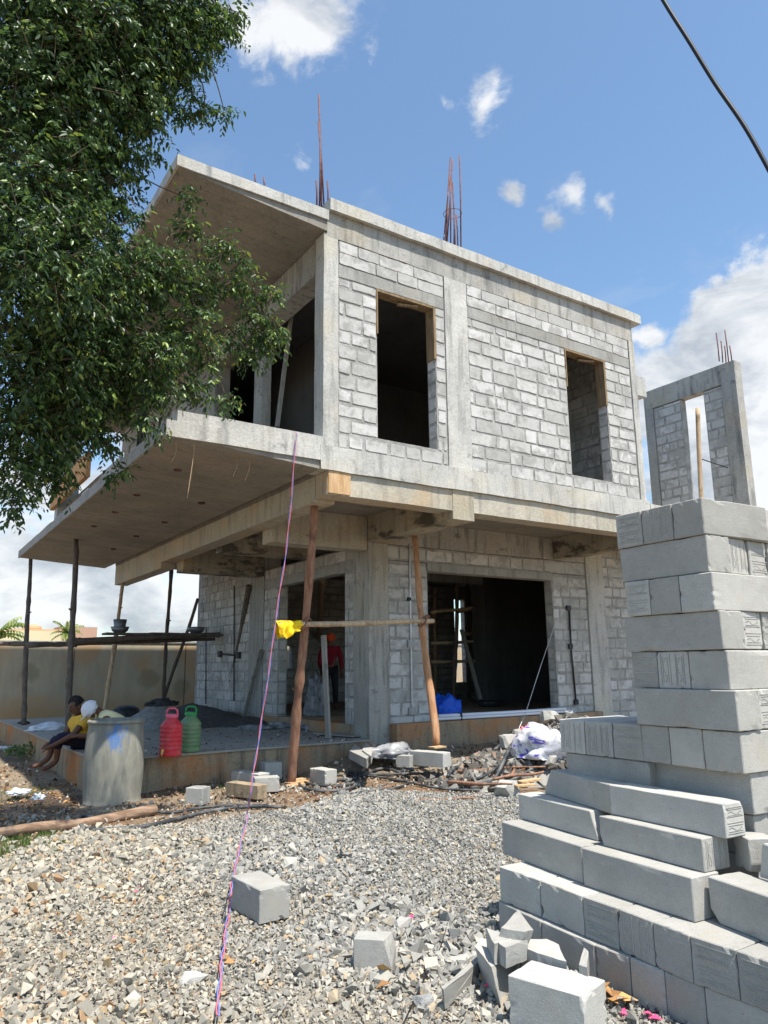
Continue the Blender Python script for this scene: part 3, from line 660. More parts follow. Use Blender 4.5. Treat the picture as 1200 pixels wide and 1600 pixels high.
# conduits and electric boxes on the ground-floor walls
tubeobj('conduit', 'white', [oy(640, 850, 10.5), oy(641, 935, 10.505), oy(642, 1000, 10.5), oy(644, 1110, 10.5)], .016, H, 8)
for (x, y, s) in ((643, 1006, .075), (645, 1111, .075), (640, 936, .035)):
    p = oy(x, y, 10.49); mb = MB().box(p.x-s, p.x+s, 10.488, 10.52, p.z-s*.8, p.z+s*.8); mb.box(p.x-s*.8, p.x+s*.8, 10.482, 10.488, p.z-s*.6, p.z+s*.6)
    mb.build('switch_box', 'box' if s > .05 else 'iron', H)
tubeobj('conduit', 'iron', [oy(889, 950, 10.49), oy(893, 1020, 10.49), oy(900, 1095, 10.49)], .018, H, 8)
for (x, y) in ((889, 950), (901, 1097), (892, 1010)): p = oy(x, y, 10.48); MB().box(p.x-.05, p.x+.05, 10.47, 10.51, p.z-.05, p.z+.05).build('switch_box', 'iron', H)
for (x, y0, y1) in ((366, 915, 1095), (322, 980, 1100)): tubeobj('conduit', 'iron', [ox(x, y0, 6.64), ox(x-.5, y1, 6.64)], .014, H, 6)
a = ox(343, 1022, 6.64); b = ox(372, 1024, 6.64); mb = MB().tube([a, b], .02, 6)
for q in (a, b): mb.box(q.x-.02, q.x+.03, q.y-.09, q.y+.09, q.z-.07, q.z+.07)
mb.build('switch_box', 'iron', H)
for (x, y) in ((278, 734), (315, 786), (213.7, 773.3), (180, 800), (257, 816), (147, 822), (213, 838), (177, 858)):
    p = oz(x, y, 4.21-.068*(ox(x, y, 3).x-2.47)); z_ = 4.215-.0685*(p.x-2.47)
    p = oz(x, y, z_); MB().lathe([(.055, z_-.012), (.055, z_+.01), (.035, z_+.01), (.035, z_-.012), (.055, z_-.012)], (p.x, p.y, 0), 12).build('ceiling_box', 'rebar', H)

# ------------------------------------------------------------------ compound wall and what shows above it
CW = empty('compound_wall', (5, 21.5, 0), 'stained yellowish plaster compound wall behind the platform', 'wall')
rbox('wall_face', 'cwall', CW, -12, 22, 21.5, 21.7, -.2, 2.29, step=.9)
mb = MB()
for x in np.arange(-11, 22, 3.05): mb.box(x, x+.012, 21.492, 21.51, 0, 2.28)
mb.build('joint', 'iron', CW)
rbox('coping', 'concg', CW, -12, 22, 21.47, 21.73, 2.292, 2.33, step=.9)
bh = empty('far_house', (12, 62, 0), 'cream flat roofed house low above the compound wall', 'house')
a = oy(10, 1000, 62); b = oy(132, 1000, 62); zt = oy(60, 984, 62).z
MB().box(a.x, b.x, 62, 70, 0, zt-1.0).build('wall', 'house', bh)
MB().box(a.x-.5, b.x-1.5, 61.6, 70.4, zt-.98, zt-.1).box(a.x+3, b.x+.3, 61.3, 61.58, zt-1.6, zt-1.15).build('parapet', 'house', bh)
p = oy(57, 975, 62); MB().lathe([(.7, zt-.1), (.7, zt+.35), (.3, zt+.5)], (p.x, 64, 0), 14, cap=True).box(p.x-4, p.x+3, 63, 63.4, zt-.1, zt+.1).build('roof_tank', 'tile', bh)
p = oy(125, 985, 62); MB().box(p.x-1.4, p.x+1.4, 62.5, 65, zt-1, zt+.3).build('stair_room', 'brick', bh)
def palm(name, cx, cy, Y, r_, label, seed):
    g = random.Random(seed); c = oy(cx, cy, Y); e = empty(name, (c.x, c.y, 0), label, 'palm tree', 'palm crowns beyond the compound wall')
    tubeobj('trunk', 'twig', [(c.x, c.y, 0), (c.x+.1, c.y, c.z)], [.22, .15], e, 8)
    mb = MB()
    for k in range(22):
        az = g.uniform(0, 6.28); el = g.uniform(-.3, 1.2); L = r_*g.uniform(.8, 1.2); pr = c
        d = Vector((math.cos(az)*math.cos(el), math.sin(az)*math.cos(el), math.sin(el)))
        for j in range(10):
            q = pr+d*L/10; d = (d+Vector((0, 0, -.13))).normalized(); sd_ = d.cross(Vector((0, 0, 1))).normalized()
            for s_ in (-1, 1):
                tip = q+sd_*s_*r_*.28*(1-j/12)+Vector((0, 0, -r_*.12)); mb.add([pr, q, tip], [(0, 1, 2)])
            pr = q
    mb.build('crown', 'palm', e)
palm('palm_tree', 105, 990, 60, 1.5, 'bright palm crown beyond the wall beside the second slab prop', 1)
palm('palm_tree', -8, 995, 50, 1.9, 'palm crown cut by the left edge of the view above the wall', 2)

# ------------------------------------------------------------------ props and scaffold
G1 = 'wooden props under the canopy slab'
pole((*oz(455, 1224, .03)[:2], -.02), oz(492, 784, 3.775), .062, .05, 'bark', 'thick reddish brown trunk prop nearest, holding the slab corner', group=G1, seed=1, bend=.02)
pole(oz(682, 1167, .40), oz(648, 838, 3.64), .058, .045, 'barko', 'orange crooked pole standing on a grey block under the front beam', group=G1, seed=2, bend=.05)
pole(oz(37, 1132, .44), oz(48, 873, 4.215), .055, .042, 'barkd', 'outermost slab prop with round foot at the platform edge', group=G1, seed=3)
pole(oz(106, 1150, .43), oz(119, 842, 4.19), .055, .05, 'barkd', 'dark slab prop rising just behind the black haired seated man', group=G1, seed=4)
pole(oz(161, 1128, .43), oz(192, 911, 3.6), .05, .04, 'barkl', 'leaning pale prop behind the white cap, reaching the beam end', group=G1, seed=5)
pole(oz(254, 1114, .43), oz(268, 886, 4.06), .05, .045, 'barkd', 'upright prop rising behind the grey cement heap', group=G1, seed=6)
pole(oz(250, 1112, .43), ox(309, 936, 6.5), .045, .04, 'barkd', 'slanting prop crossing toward the block wall corner', group=G1, seed=7)
pole(oz(352, 1122, .43), ox(389, 915, 6.6), .07, .06, 'barkd', 'thick dark pole leaning on the shaded block wall', group='poles leaning at the house', seed=8)
MB().bar(oz(379, 1128, .44), ox(408, 1015, 6.6), .09, .035).build('leaning_plank', 'plankg'); tag(bpy.data.objects['leaning_plank'], 'narrow pale plank leaning beside the left door opening', 'plank', 'planks leaning at the doorway')
o = MB().bar(oz(513, 1153, .45), oy(555, 992, 10.62)+Vector((-.4, .35, 0)), .13, .035).build('leaning_plank', 'plankg'); tag(o, 'wider grey plank leaning on the jamb by the corner column', 'plank', 'planks leaning at the doorway')
pole(oz(493, 1090, .5), ox(503, 905, 8.2), .07, .065, 'barkl', 'inner prop standing in the doorway beside the man in maroon', group=G1, seed=9)
p = oz(37, 1131, .43); o = MB().lathe([(.13, 0), (.13, .03), (.07, .06), (.0, .06)], (p.x, p.y, .43), 14).build('foot_pad', 'iron'); tag(o, 'round dark pad under the outermost prop', 'pad')
o = MB().bar(ox(433, 667, 4.72)+Vector((0, 0, .0)), ox(457, 478, 4.95), .07, .05).build('leaning_prop', 'plankg'); tag(o, 'slim pale timber prop leaning in the upper floor opening', 'pole', G1)
G2 = 'horizontal scaffold poles'
def hp(x0, y0, x1, y1, Ya, Yb, r_, m_, lab, seed):
    return pole(oy(x0, y0, Ya), oy(x1, y1, Yb), r_, r_*.85, m_, lab, name='scaffold_pole', group=G2, seed=seed)
hp(-60, 1003, 120, 1008, 18.5, 17.2, .05, 'barkd', 'horizontal dark pole tied to the outermost prop', 11)
hp(105, 1002, 382, 990, 16.9, 17.3, .065, 'barkd', 'long upper dark pole running to the shaded block wall', 12)
hp(42, 1009, 380, 996, 17.3, 17.6, .05, 'barkd', 'long lower dark pole just beneath its neighbour', 13)
for (x0, y0, x1, y1, s_) in ((165, 990, 235, 988, 1), (235, 990, 290, 986, 2), (290, 992, 378, 988, 3)):
    a, b = oy(x0, y0, 17.1), oy(x1, y1, 17.3); mb = MB(); rough_box(mb, a.x, b.x, a.y-.1, a.y+.35, a.z-.02, a.z+.025)
    o = mb.build('scaffold_board', 'barkd'); tag(o, ('short dark board on the scaffold poles under the mortar pan', 'dark scaffold board in the middle of the run', 'dark scaffold board nearest the block wall')[s_-1], 'board', 'scaffold boards')
for (x, y, r_, l) in ((187, 990, .2, 'grey mortar pan on the scaffold near the pale prop'), (306, 990, .21, 'dark mortar pan on the scaffold by the wall corner')):
    p = oy(x, y, 17.2); o = MB().lathe([(r_*.45, 0), (r_*.85, .06), (r_, .15), (r_*.97, .15), (r_*.8, .07), (.0, .03)], p+Vector((0, 0, .0)), 18).build('mortar_pan', 'steel'); tag(o, l, 'pan', 'mortar pans on the scaffold')
p = oy(187, 982, 17.2); o = MB().lathe([(.12, 0), (.15, .2), (.14, .2), (.1, .03), (0, .03)], p+Vector((0, 0, .0)), 14).build('bucket', 'steel'); tag(o, 'small grey bucket standing in the mortar pan by the pale prop', 'bucket')
# crossbar tied between the two front poles
def on(a, b, py):
    a, b = Vector(a), Vector(b); lo, hi = 0., 1.
    for _ in range(40):
        m_ = (lo+hi)/2; q = a.lerp(b, m_); d = np.array(q)-CAM; w_ = d@FW; yy = 800-FPX*(d@UP)/w_
        if yy > py: lo = m_
        else: hi = m_
    return a.lerp(b, lo)
q1 = on(oz(455, 1224, .03), oz(492, 784, 3.775), 976); q2 = on(oz(682, 1167, .40), oz(648, 838, 3.64), 971)
back = Vector((-.05, -.085, 0)); dd = (q2-q1).normalized()
o = pole(q1-dd*.42+back, q2+dd*.2+back, .04, .036, 'barkl', 'pale peeled pole tied across the two front props', name='crossbar', seed=14, bend=.012)
for q, l in ((q1, 'fibre rope lashing where the crossbar meets the reddish trunk'), (q2, 'rope lashing where the crossbar meets the orange pole')):
    mb = MB()
    for k in range(5):
        t_ = dd*(k-2)*.018+Vector((0, 0, (k-2)*.012)); mb.tube([q+t_+back*.5+Vector((.085*math.cos(a)*dd.x*.6, .085*math.cos(a)*dd.y*.6+.1*math.sin(a)*.9, .065*math.cos(a+k*.5))) for a in np.linspace(0, 6.28, 13)], .009, 5)
    mb.tube([q+back, q+back*1.4+Vector((.08, 0, -.12))], .008, 5)
    o = mb.build('rope_lashing', 'bark'); tag(o, l, 'rope', 'rope lashings of the crossbar')
# yellow cloth wound on the crossbar's end
side = Vector((0, 0, 1)).cross(dd).normalized(); c0 = q1-dd*.26+back
def rag(u, v):      # u along the bar, v across: draped over it and hanging on both sides
    r0 = .046+.012*noise.noise(Vector((u*14, v*3, 1))); drop = (.19-.42*abs(u+.07)-.08*u)*(.9+.35*noise.noise(Vector((u*9, 2, v > 0))))
    a = max(-1.57, min(1.57, v*3.14/1.1)); ex = max(0, (abs(v)-.55)/.45)
    wv = .022*math.sin(u*46+v*2)*ex+.03*noise.noise(Vector((u*12, v*4, 5)))
    return c0+dd*(u*(1-.25*ex*(1 if u < 0 else .4)))+side*(math.sin(a)*(r0+.01*ex)+wv)+Vector((0, 0, math.cos(a)*r0-ex*max(.03, drop)+.01*noise.noise(Vector((u*20, v*9, 0)))))
nu, nv = 30, 26; vs = []
for off in (0, .006):
    for i in range(nu+1):
        for k in range(nv+1):
            u = -.2+.4*i/nu; v = -1+2*k/nv; p = rag(u, v); vs.append(p+(p-c0-dd*u).normalized()*off)
fs = []; n1_ = (nu+1)*(nv+1)
for i in range(nu):
    for k in range(nv):
        a = i*(nv+1)+k; fs += [(a, a+nv+1, a+nv+2, a+1), (n1_+a, n1_+a+1, n1_+a+nv+2, n1_+a+nv+1)]
o = MB().add(vs, fs, 0, True).build('yellow_cloth', 'yellow'); tag(o, 'yellow and orange rag draped over the left end of the crossbar', 'cloth')

# inner scaffold seen through the big opening
IS = empty('inner_scaffold', (9.5, 15.5, .62), 'pole scaffold inside the room behind the large opening', 'scaffold')
for (x0, y0, x1, y1, Y, m_) in ((709, 1098, 714, 912, 14.5, 'barkd'), (733, 1095, 731, 912, 17, 'barkd'), (771, 1100, 774, 912, 15.5, 'barkl'), (679, 1090, 680, 918, 17, 'barkl')):
    a = oy(x0, y0, Y); a.z = .62; b = oy(x1, y1, Y); b.z = min(b.z, 4.0); pole(a, b, .05, .045, m_, None, IS, 'upright', seed=int(x0))
for (x0, y0, x1, y1, Y) in ((674, 957, 742, 949, 14.4), (716, 956, 776, 946, 15.3), (674, 1005, 780, 1000, 14.9), (725, 990, 780, 993, 15.6), (674, 1034, 780, 1033, 14.9)):
    pole(oy(x0, y0, Y), oy(x1, y1, Y), .04, .035, 'barkl', None, IS, 'ledger', seed=int(x0+y0))
o = MB().bar(oy(751, 1093, 13.8), oy(721, 984, 14.6), .09, .04).build('grey_plank', 'plankg'); tag(o, 'grey plank leaning against the inner scaffold', 'plank')
p = oy(765, 1103, 13.5); o = MB().lathe([(.2, 0), (.36, .13), (.35, .13), (.18, .02), (0, .02)], (p.x, p.y, .625), 18).build('mortar_pan', 'iron'); tag(o, 'wide shallow pan on the floor inside the large opening', 'pan')

# PVC pipes across the threshold
pv = empty('pvc_pipes', (9.3, 10.4, .64), 'bundle of white plastic pipes lying along the threshold of the large opening', 'pipes')
k = 0
for (dy, dz) in ((0, 0), (.055, 0), (.11, 0), (.025, .048), (.08, .048), (.0, -.0)):
    if k < 5: tubeobj('pipe', 'pvc', [(7.88+.03*k, 10.36+dy, .655+dz+.03), (9.4, 10.36+dy, .65+dz+.03), (11.2-.05*k, 10.37+dy, .655+dz+.03)], .026, pv, 10)
    k += 1
MB().box(8.42, 8.44, 10.33, 10.51, .645, .765).build('tie', 'iron', pv)
rbox('threshold_ledge', 'plinth', H, 7.05, 12, 10.3, 10.525, -.1, .648)
# blue tarpaulin
def blob(name, m_, c, sx, sy, sz, seed, label, cat, am=.3, fr=2.2, sub=4, flat=True, parent=None, kind=None, group=None, rotz=0):
    bm = bmesh.new(); bmesh.ops.create_icosphere(bm, subdivisions=sub, radius=1); c = Vector(c); cr_, sr_ = math.cos(rotz), math.sin(rotz)
    for v in bm.verts:
        p = v.co.copy(); s_ = Vector((seed*3.1, seed, 0)); f_ = 1+am*noise.noise(p*fr+s_)+am*.55*noise.noise(p*fr*2.4+s_)+am*.35*(abs(noise.noise(p*fr*4+s_))-.2)
        if flat and p.z < -.2: p.z = -.2-(p.z+.2)*.1
        X, Y_ = p.x*sx*f_, p.y*sy*f_
        v.co = c+Vector((X*cr_-Y_*sr_, X*sr_+Y_*cr_, (p.z+.2)*sz*f_))
    me = bpy.data.meshes.new(name); bm.to_mesh(me); bm.free(); me.polygons.foreach_set('use_smooth', [True]*len(me.polygons))
    o = link(name, me, m_, parent); 
    if parent is None: tag(o, label, cat, group, kind)
    return o
p = oy(695, 1108, 11.2); blob('blue_tarpaulin', 'blue', (p.x, 11.2, .63), .27, .2, .3, 3, 'crumpled bright blue tarpaulin inside the opening beside the orange pole', 'tarpaulin', .5, 1.6)

# heaps, basin, sack on the platform
def heap(name, m_, cx, cy, z0, rx, ry, h, label, seed, kind='stuff'):
    n = 26; vs = [(cx, cy, z0+h)]; fs = []
    for i in range(1, 11):
        s_ = i/10
        for k in range(n):
            a = 2*math.pi*k/n; x = cx+rx*s_*math.cos(a)*(1+.15*noise.noise(Vector((math.cos(a)*2, math.sin(a)*2, seed)))); y = cy+ry*s_*math.sin(a)*(1+.15*noise.noise(Vector((math.cos(a)*2, math.sin(a)*2, seed+9))))
            vs.append((x, y, z0-.01+h*(1-s_)**.9*(1+.2*noise.noise(Vector((x*3, y*3, seed))))+.03*noise.noise(Vector((x*7, y*7, seed)))*(1-s_)))
    for k in range(n): fs.append((0, 1+k, 1+(k+1) % n))
    for i in range(9):
        for k in range(n): fs.append((1+i*n+k, 1+(i+1)*n+k, 1+(i+1)*n+(k+1) % n, 1+i*n+(k+1) % n))
    o = MB().add(vs, fs, 0, True).build(name, m_); return tag(o, label, None if kind == 'stuff' else 'heap', None, kind)
p = oz(252, 1138, .43); heap('cement_heap', 'cement', p.x, p.y+.45, .43, .75, .6, .48, 'pale grey heap of cement and sand on the platform', 1)
p = oz(330, 1135, .43); heap('sand_heap', 'dsand', p.x, p.y+1.1, .43, 1.5, 1.5, .42, 'low dark damp sand heap against the block wall', 4)
p = oz(395, 1135, .43); heap('sand_heap', 'dsand', p.x+.2, p.y+.7, .43, 1.3, .8, .16, 'low dark spill of sand running toward the doorway', 6)
p = oz(252, 1103, .9); o = blob('crumpled_pan', 'iron', p, .3, .24, .1, 9, 'black crumpled pan lying on top of the cement heap', 'pan', .35)
p = oz(206, 1128, .43); o = MB().lathe([(.36, 0), (.34, .05), (.27, .27), (.16, .33), (0, .34)], (p.x, p.y+.5, .43), 22).build('rubber_basin', 'iron'); tag(o, 'black rubber basin upside down behind the grey barrel', 'basin')
p = oz(77, 1140, .43); blob('white_sack', 'wsack', (p.x, p.y, .43), .42, .28, .1, 5, 'flat white sack lying on the platform left of the seated men', 'sack', .3, 1.5, rotz=.4)
# plastic sheets at the doorway
for i, (x, y, sx, sy, sz, l) in enumerate(((400, 1140, .35, .15, .07, 'flat crumpled white plastic strip on the platform edge of the sand'), (455, 1137, .38, .2, .09, 'crumpled pale plastic sheet in the middle of the doorway'), (488, 1140, .22, .18, .13, 'crumpled plastic sheet lump by the trunk prop'))):
    p = oz(x, y, .43); blob('plastic_sheet', 'sack', (p.x, p.y, .43), sx, sy, sz, 20+i, l, 'plastic sheet', .6, 2.6, group='plastic sheets at the doorway', rotz=-.5)
p = oz(505, 1130, .5); blob('plastic_sheet', 'sack', (p.x, p.y+.3, .62), .2, .25, .62, 31, 'tall crumpled clear plastic sheet draped beside the wide leaning plank', 'plastic sheet', .45, 2.4, group='plastic sheets at the doorway')
o = MB().bar(oz(500, 1145, .46), oz(560, 1150, .46), .3, .02).bar(oz(515, 1138, .48), oz(572, 1146, .5), .12, .03).build('board_scraps', 'plankg'); tag(o, 'thin grey board scraps on the platform behind the wide plank', 'board')

# ------------------------------------------------------------------ water jugs
def jug(px, py, label, mats_, tap):
    p = oz(px, py, .43); e = empty('water_jug', (p.x, p.y, .43), label, 'water jug', 'water jugs on the platform edge')
    r_ = .148; prof = [(.0, 0), (r_*.92, 0), (r_, .02)]
    for k in range(6):
        z_ = .03+k*.055; prof += [(r_, z_), (r_, z_+.035), (r_*.95, z_+.042), (r_*.95, z_+.048)]
    prof += [(r_, .37), (r_*.97, .40), (r_*.62, .46), (r_*.5, .475), (r_*.5, .5)]
    MB().lathe([(a, b) for a, b in prof], e.location, 28).build('body', mats_[0], e)
    MB().lathe([(r_*.55, .495), (r_*.57, .5), (r_*.57, .53), (r_*.5, .54), (0, .54)], e.location, 24).build('lid', mats_[1], e)
    c = e.location+Vector((0, 0, .52)); sx = Vector((RT[0], RT[1], 0)).normalized()
    MB().tube([c-sx*.075, c-sx*.07+Vector((0, 0, .07)), c-sx*.04+Vector((0, 0, .095)), c+sx*.04+Vector((0, 0, .095)), c+sx*.07+Vector((0, 0, .07)), c+sx*.075], .013, 8).build('handle', mats_[1], e)
    if tap:
        d = Vector((-math.cos(YAW-.35), -math.sin(YAW-.35), 0)); q = e.location+d*r_*.98+Vector((0, 0, .05))
        MB().tube([q, q+d*.05], .014, 8).tube([q+d*.04, q+d*.045-Vector((0, 0, .04))], .011, 8).bar(q+d*.03+Vector((0, 0, .01)), q+d*.03+Vector((0, 0, .05)), .012, .03).build('tap', 'brass', e)
jug(266, 1181, 'red ribbed water jug with a brass tap at the platform edge', ('redpl', 'pinkpl'), True)
jug(296, 1175, 'faded green water jug with bright green handle beside the red one', ('greenpl', 'greenlid'), False)

# ------------------------------------------------------------------ barrel
e = empty('barrel', (bx.x, bx.y, .0), 'tall grey plastic barrel with a worn blue patch beside the platform', 'barrel')
c = Vector((bx.x, bx.y, gh(bx.x, bx.y)+.0))
prof = [(.0, .0), (.33, .0), (.352, .01), (.345, .03), (.338, .08), (.35, .25), (.358, .45), (.354, .62), (.345, .76), (.332, .88), (.326, .985), (.324, 1.0), (.31, 1.0), (.315, .9), (.335, .6), (.32, .06), (0, .05)]
MB().lathe(prof, c, 56).build('body', 'drum', e)
MB().lathe([(.328, .955), (.348, .96), (.348, .985), (.336, 1.0), (.326, 1.003), (.322, .985)], c, 56).build('rim', 'drum', e)

# ------------------------------------------------------------------ aerated block stack
ST = 'aerated concrete blocks in the stack'
def mkblock(name, a, b, zt, Hh, T_, label, mark=None, cuts=(), seed=0, group=ST, seglen=None, drop=0):
    """a->b: top front edge as seen from the viewer's left to right; depth T_ runs away from the viewer"""
    a = Vector((a[0], a[1], 0)); b = Vector((b[0], b[1], 0)); L = (b-a).length; d = (b-a)/L; n = Vector((-d.y, d.x, 0)) # away side
    mid = (a+b)/2
    if n.dot(mid) < 0: n = -n
    o_ = Vector((a.x, a.y, zt-Hh)); mw = Matrix(((d.x, n.x, 0, o_.x), (d.y, n.y, 0, o_.y), (0, 0, 1, o_.z), (0, 0, 0, 1)))
    bm = bmesh.new(); bmesh.ops.create_cube(bm, size=1)
    for v in bm.verts: v.co = Vector(((v.co.x+.5)*L, (v.co.y+.5)*T_, (v.co.z+.5)*Hh))
    if d.cross(n).z < 0: bmesh.ops.reverse_faces(bm, faces=bm.faces)
    newf = set()
    for (co, no) in cuts:
        r_ = bmesh.ops.bisect_plane(bm, geom=bm.verts[:]+bm.edges[:]+bm.faces[:], plane_co=Vector((co[0]*L, co[1]*T_, co[2]*Hh)), plane_no=Vector(no), clear_outer=True)
        ed = [e_ for e_ in r_['geom_cut'] if isinstance(e_, bmesh.types.BMEdge)]
        bmesh.ops.holes_fill(bm, edges=ed, sides=0)
    bmesh.ops.remove_doubles(bm, verts=bm.verts, dist=.0005)
    bmesh.ops.bevel(bm, geom=bm.edges[:], offset=.0045, segments=1, affect='EDGES', clamp_overlap=True)
    bmesh.ops.triangulate(bm, faces=[f_ for f_ in bm.faces if len(f_.verts) > 4])
    for _ in range(3):
        bmesh.ops.subdivide_edges(bm, edges=[e_ for e_ in bm.edges if e_.calc_length() > .045], cuts=1, use_grid_fill=True)
    rough = bool(cuts)
    for v in bm.verts:
        p = v.co+Vector((seed*1.7, seed*.9, seed))
        q = noise.noise_vector(p*14)*.0008
        # arris wear
        ex = min(v.co.x, L-v.co.x) < .008; ey = min(v.co.y, T_-v.co.y) < .008; ez = min(v.co.z, Hh-v.co.z) < .008
        if ex+ey+ez >= 2:
            k = max(0, noise.noise(p*26)-.2)*.022+max(0, noise.noise(p*7)-.5)*.03
            q += (Vector((L/2, T_/2, Hh/2))-v.co).normalized()*k
        elif rough and not (ex or ey or ez): q += noise.noise_vector(p*9)*.012+noise.noise_vector(p*25)*.005
        v.co += q
    me = bpy.data.meshes.new(name); bm.to_mesh(me); bm.free()
    o = bpy.data.objects.new(name, me); COL.objects.link(o); me.materials.append(M['blk']); tag(o, label, 'block', group); o.matrix_world = mw
    if mark:
        kb = MB(); g = random.Random(seed); st = mark
        def rib(u0, u1, z0, z1, hgt=.0022):
            if st == 'side': kb.box(L-.001, L+hgt, u0*T_, u1*T_, z0*Hh, z1*Hh)
            else: kb.box(u0*L, u1*L, -hgt, .001, z0*Hh, z1*Hh)
        vert = g.random() < .3
        for (z0, dz) in ((.86, .014), (.60, .014), (.42, .014), (.12, .012)):
            if vert: rib(z0, z0+dz*1.2, .08, .92)
            else: rib(.10, .93, z0, z0+dz*1.1)
        for zc in (.73, .27):
            for k in range(9):
                s_ = k/8; u = .2+.6*s_; off = .05*math.sin(s_*math.pi*2+.6)
                if vert: rib(zc-.04+off, zc-.01+off, u-.02, u+.02)
                else: rib(u-.03, u+.03, zc-.03+off, zc-.01+off)
            if vert: rib(zc-.09, zc-.08, .15, .85); rib(zc+.08, zc+.09, .15, .85)
            else: rib(.15, .88, zc-.09, zc-.08); rib(.15, .88, zc+.08, zc+.09)
        m2 = kb.build('stamp', 'blk', None); m2.parent = o
    return o
HC = .205
# tall stack: corner (right) and far-left ends per course, read as sight lines onto its left face
tall = [(1096, 959, 'short', 0), (1103, 967, 'long', 0), (1113, 975, 'short', 0), (1125, 975, 'long', 0), (1137, 986, 'short', 0), (1149, 992, 'long', 0), (1157, 999, 'short', 0), (1172, 1008, 'long', 0), (1178, 1012, 'short', 0), (1182, 1014, 'long', 0)]
ordn = ['topmost', 'second', 'third', 'fourth', 'fifth', 'sixth', 'seventh', 'eighth', 'ninth', 'tenth']
XT = 3.62
fr = {0: [.32, .35, .33], 2: [.3, .34, .36], 4: [.29, .33, .38], 6: [.32, .33, .35], 8: [.33, .33, .34]}
for k, (xc, xl, kind, _) in enumerate(tall):
    zt = 2.455-k*HC; yy = 1040-(zt-CH)*300
    X_ = XT+[0, .012, .0, .02, .035, .01, .03, .1, .12, .12][k]
    pc, pe = ox(xc, yy, X_), ox(xl, yy, X_+.035)
    yc, ye = pc.y, pe.y
    if kind == 'long':
        mkblock('aerated_block', (X_+.03, ye), (X_, yc), zt, HC-.003, .195, f'full length grey block on the left face, {ordn[k]} course of tall stack', seed=k*7)
        # ends facing right
        u = X_+.2
        for j, s_ in enumerate((.195, .2, .2, .2)):
            mkblock('aerated_block', (u+.006, yc+.004), (u+s_, yc+.012), zt, HC-.004, ye-yc, f'{("first", "second", "third", "fourth")[j]} end block right of the corner, {ordn[k]} course of tall stack', mark='front' if k in (1, 3, 5) and j < 2 else None, seed=k*7+j+1); u += s_+.003
    else:
        v = ye
        for j, q in enumerate(fr[k]):
            l = (ye-yc)*q; last = j == 2
            mkblock('aerated_block', (X_+.03*(1-j/3), v-.002), (X_+.03*(1-(j+1)/3), v-l+.003), zt-.001*j, HC-.003, .58, f'{("far left", "middle", "corner")[j]} block of the {ordn[k]} course of the tall stack', mark='front' if (k, j) in ((0, 0), (0, 1), (4, 0), (4, 1), (2, 0)) else None, seed=k*7+j+30)
            v -= l
        mkblock('aerated_block', (X_+.585, yc+.0), (X_+1.03, yc+.0), zt-.002, HC-.003, .195, f'rear block on the right face of the {ordn[k]} course of the tall stack', seed=k+60)
# low step beside the tall stack
pA = [oz(874, 1113, 1.225), oz(914, 1117, 1.225), oz(954, 1121, 1.225), oz(996, 1127, 1.225)]
YS = ox(999, 1128, XT+.04).y
ys = [YS+.64, YS+.43, YS+.215, YS+.005]
for j in range(3):
    mkblock('aerated_block', (XT+.055, ys[j]-.003), (XT+.05, ys[j+1]+.002), 1.225, HC-.004, .56, f'{("left", "middle", "right")[j]} end block with stamped lines on top of the low step beside the tall stack', mark='front', seed=90+j)
for k in range(4):
    zt = 1.225-HC*(k+1); mkblock('aerated_block', (XT+.07, ys[0]-.03), (XT+.06, ys[3]-.03), zt, HC-.003, .3, f'long block {("one", "two", "three", "four")[k]} below the top of the low step', seed=100+k)
# front pyramid, courses of .195
def zc(x, y): return (700+x/2.4, 1150+y/2.4)
def fb(label, z_, p0, p1, T_=.2, push=0, **kw):
    a = oz(*zc(*p0), z_)+Vector((push, 0, 0)); b = oz(*zc(*p1), z_)+Vector((push, 0, 0)); return mkblock('aerated_block', a, b, z_, HH[z_], T_, label, **kw)
zA, zB, zC_, zD, zE = .9, .74, .585, .39, .195
HH = {zA: .159, zB: .154, zC_: .194, zD: .194, zE: .19}
fb('long block with broken left end, uppermost left block of the front steps', zA, (350, 121), (597, 183), .13, push=.02, cuts=[((.12, 0, 1), (-.75, 0, .5))], seed=1)
fb('long brown tinged block with stamped end, uppermost right block of the front steps', zA, (603, 182), (1033, 255), .15, mark='side', seed=2)
fb('long block with chipped right end, left one of the second step', zB, (262, 215), (555, 287), .17, cuts=[((.93, 0, 1), (.6, 0, .25))], seed=3)
fb('long brownish block with slanted left end and stamped right end in the second step', zB, (563, 298), (952, 385), .19, cuts=[((.04, 0, 0), (-.8, 0, -.35))], mark='side', seed=4)
fb('clean long grey block, left one of the third step', zC_, (200, 320), (498, 413), .2, seed=5)
fb('long block with a pale right end face, right one of the third step', zC_, (500, 418), (912, 532), .2, seed=6)
dl = [('leftmost plain', None), ('second, plain with a chipped rim', None), ('third, split by a vertical line', 'front'), ('fourth, with embossed bands', 'front'), ('fifth, plain with one pit', None), ('sixth, with upright embossed marks', 'front'), ('seventh, with a crumbled top edge', 'front'), ('eighth', 'front')]
dp = [(190, 488), (343, 540), (503, 600), (632, 645), (765, 695), (905, 748), (1078, 803), (1245, 860), (1420, 920)]
for j, (l, mk) in enumerate(dl):
    fb(f'end block, {l}, of the lower front row', zD, (dp[j][0]+1, dp[j][1]), (dp[j+1][0]-2, dp[j+1][1]-1), .42, mark=mk, seed=10+j)
ep = [(165, 625), (325, 700), (525, 790), (655, 838), (785, 890), (935, 950), (1270, 1080)]
for j in range(6):
    fb(f'block {("at the far left end", "behind the broken chunks", "right of the upright chip", "above the orange paper", "above the pink wrapper", "long and smooth at the right")[j]} in the ground course of the front steps', zE, (ep[j][0]+2, ep[j][1]), (ep[j+1][0]-2, ep[j+1][1]), .4, push=.045, seed=30+j)
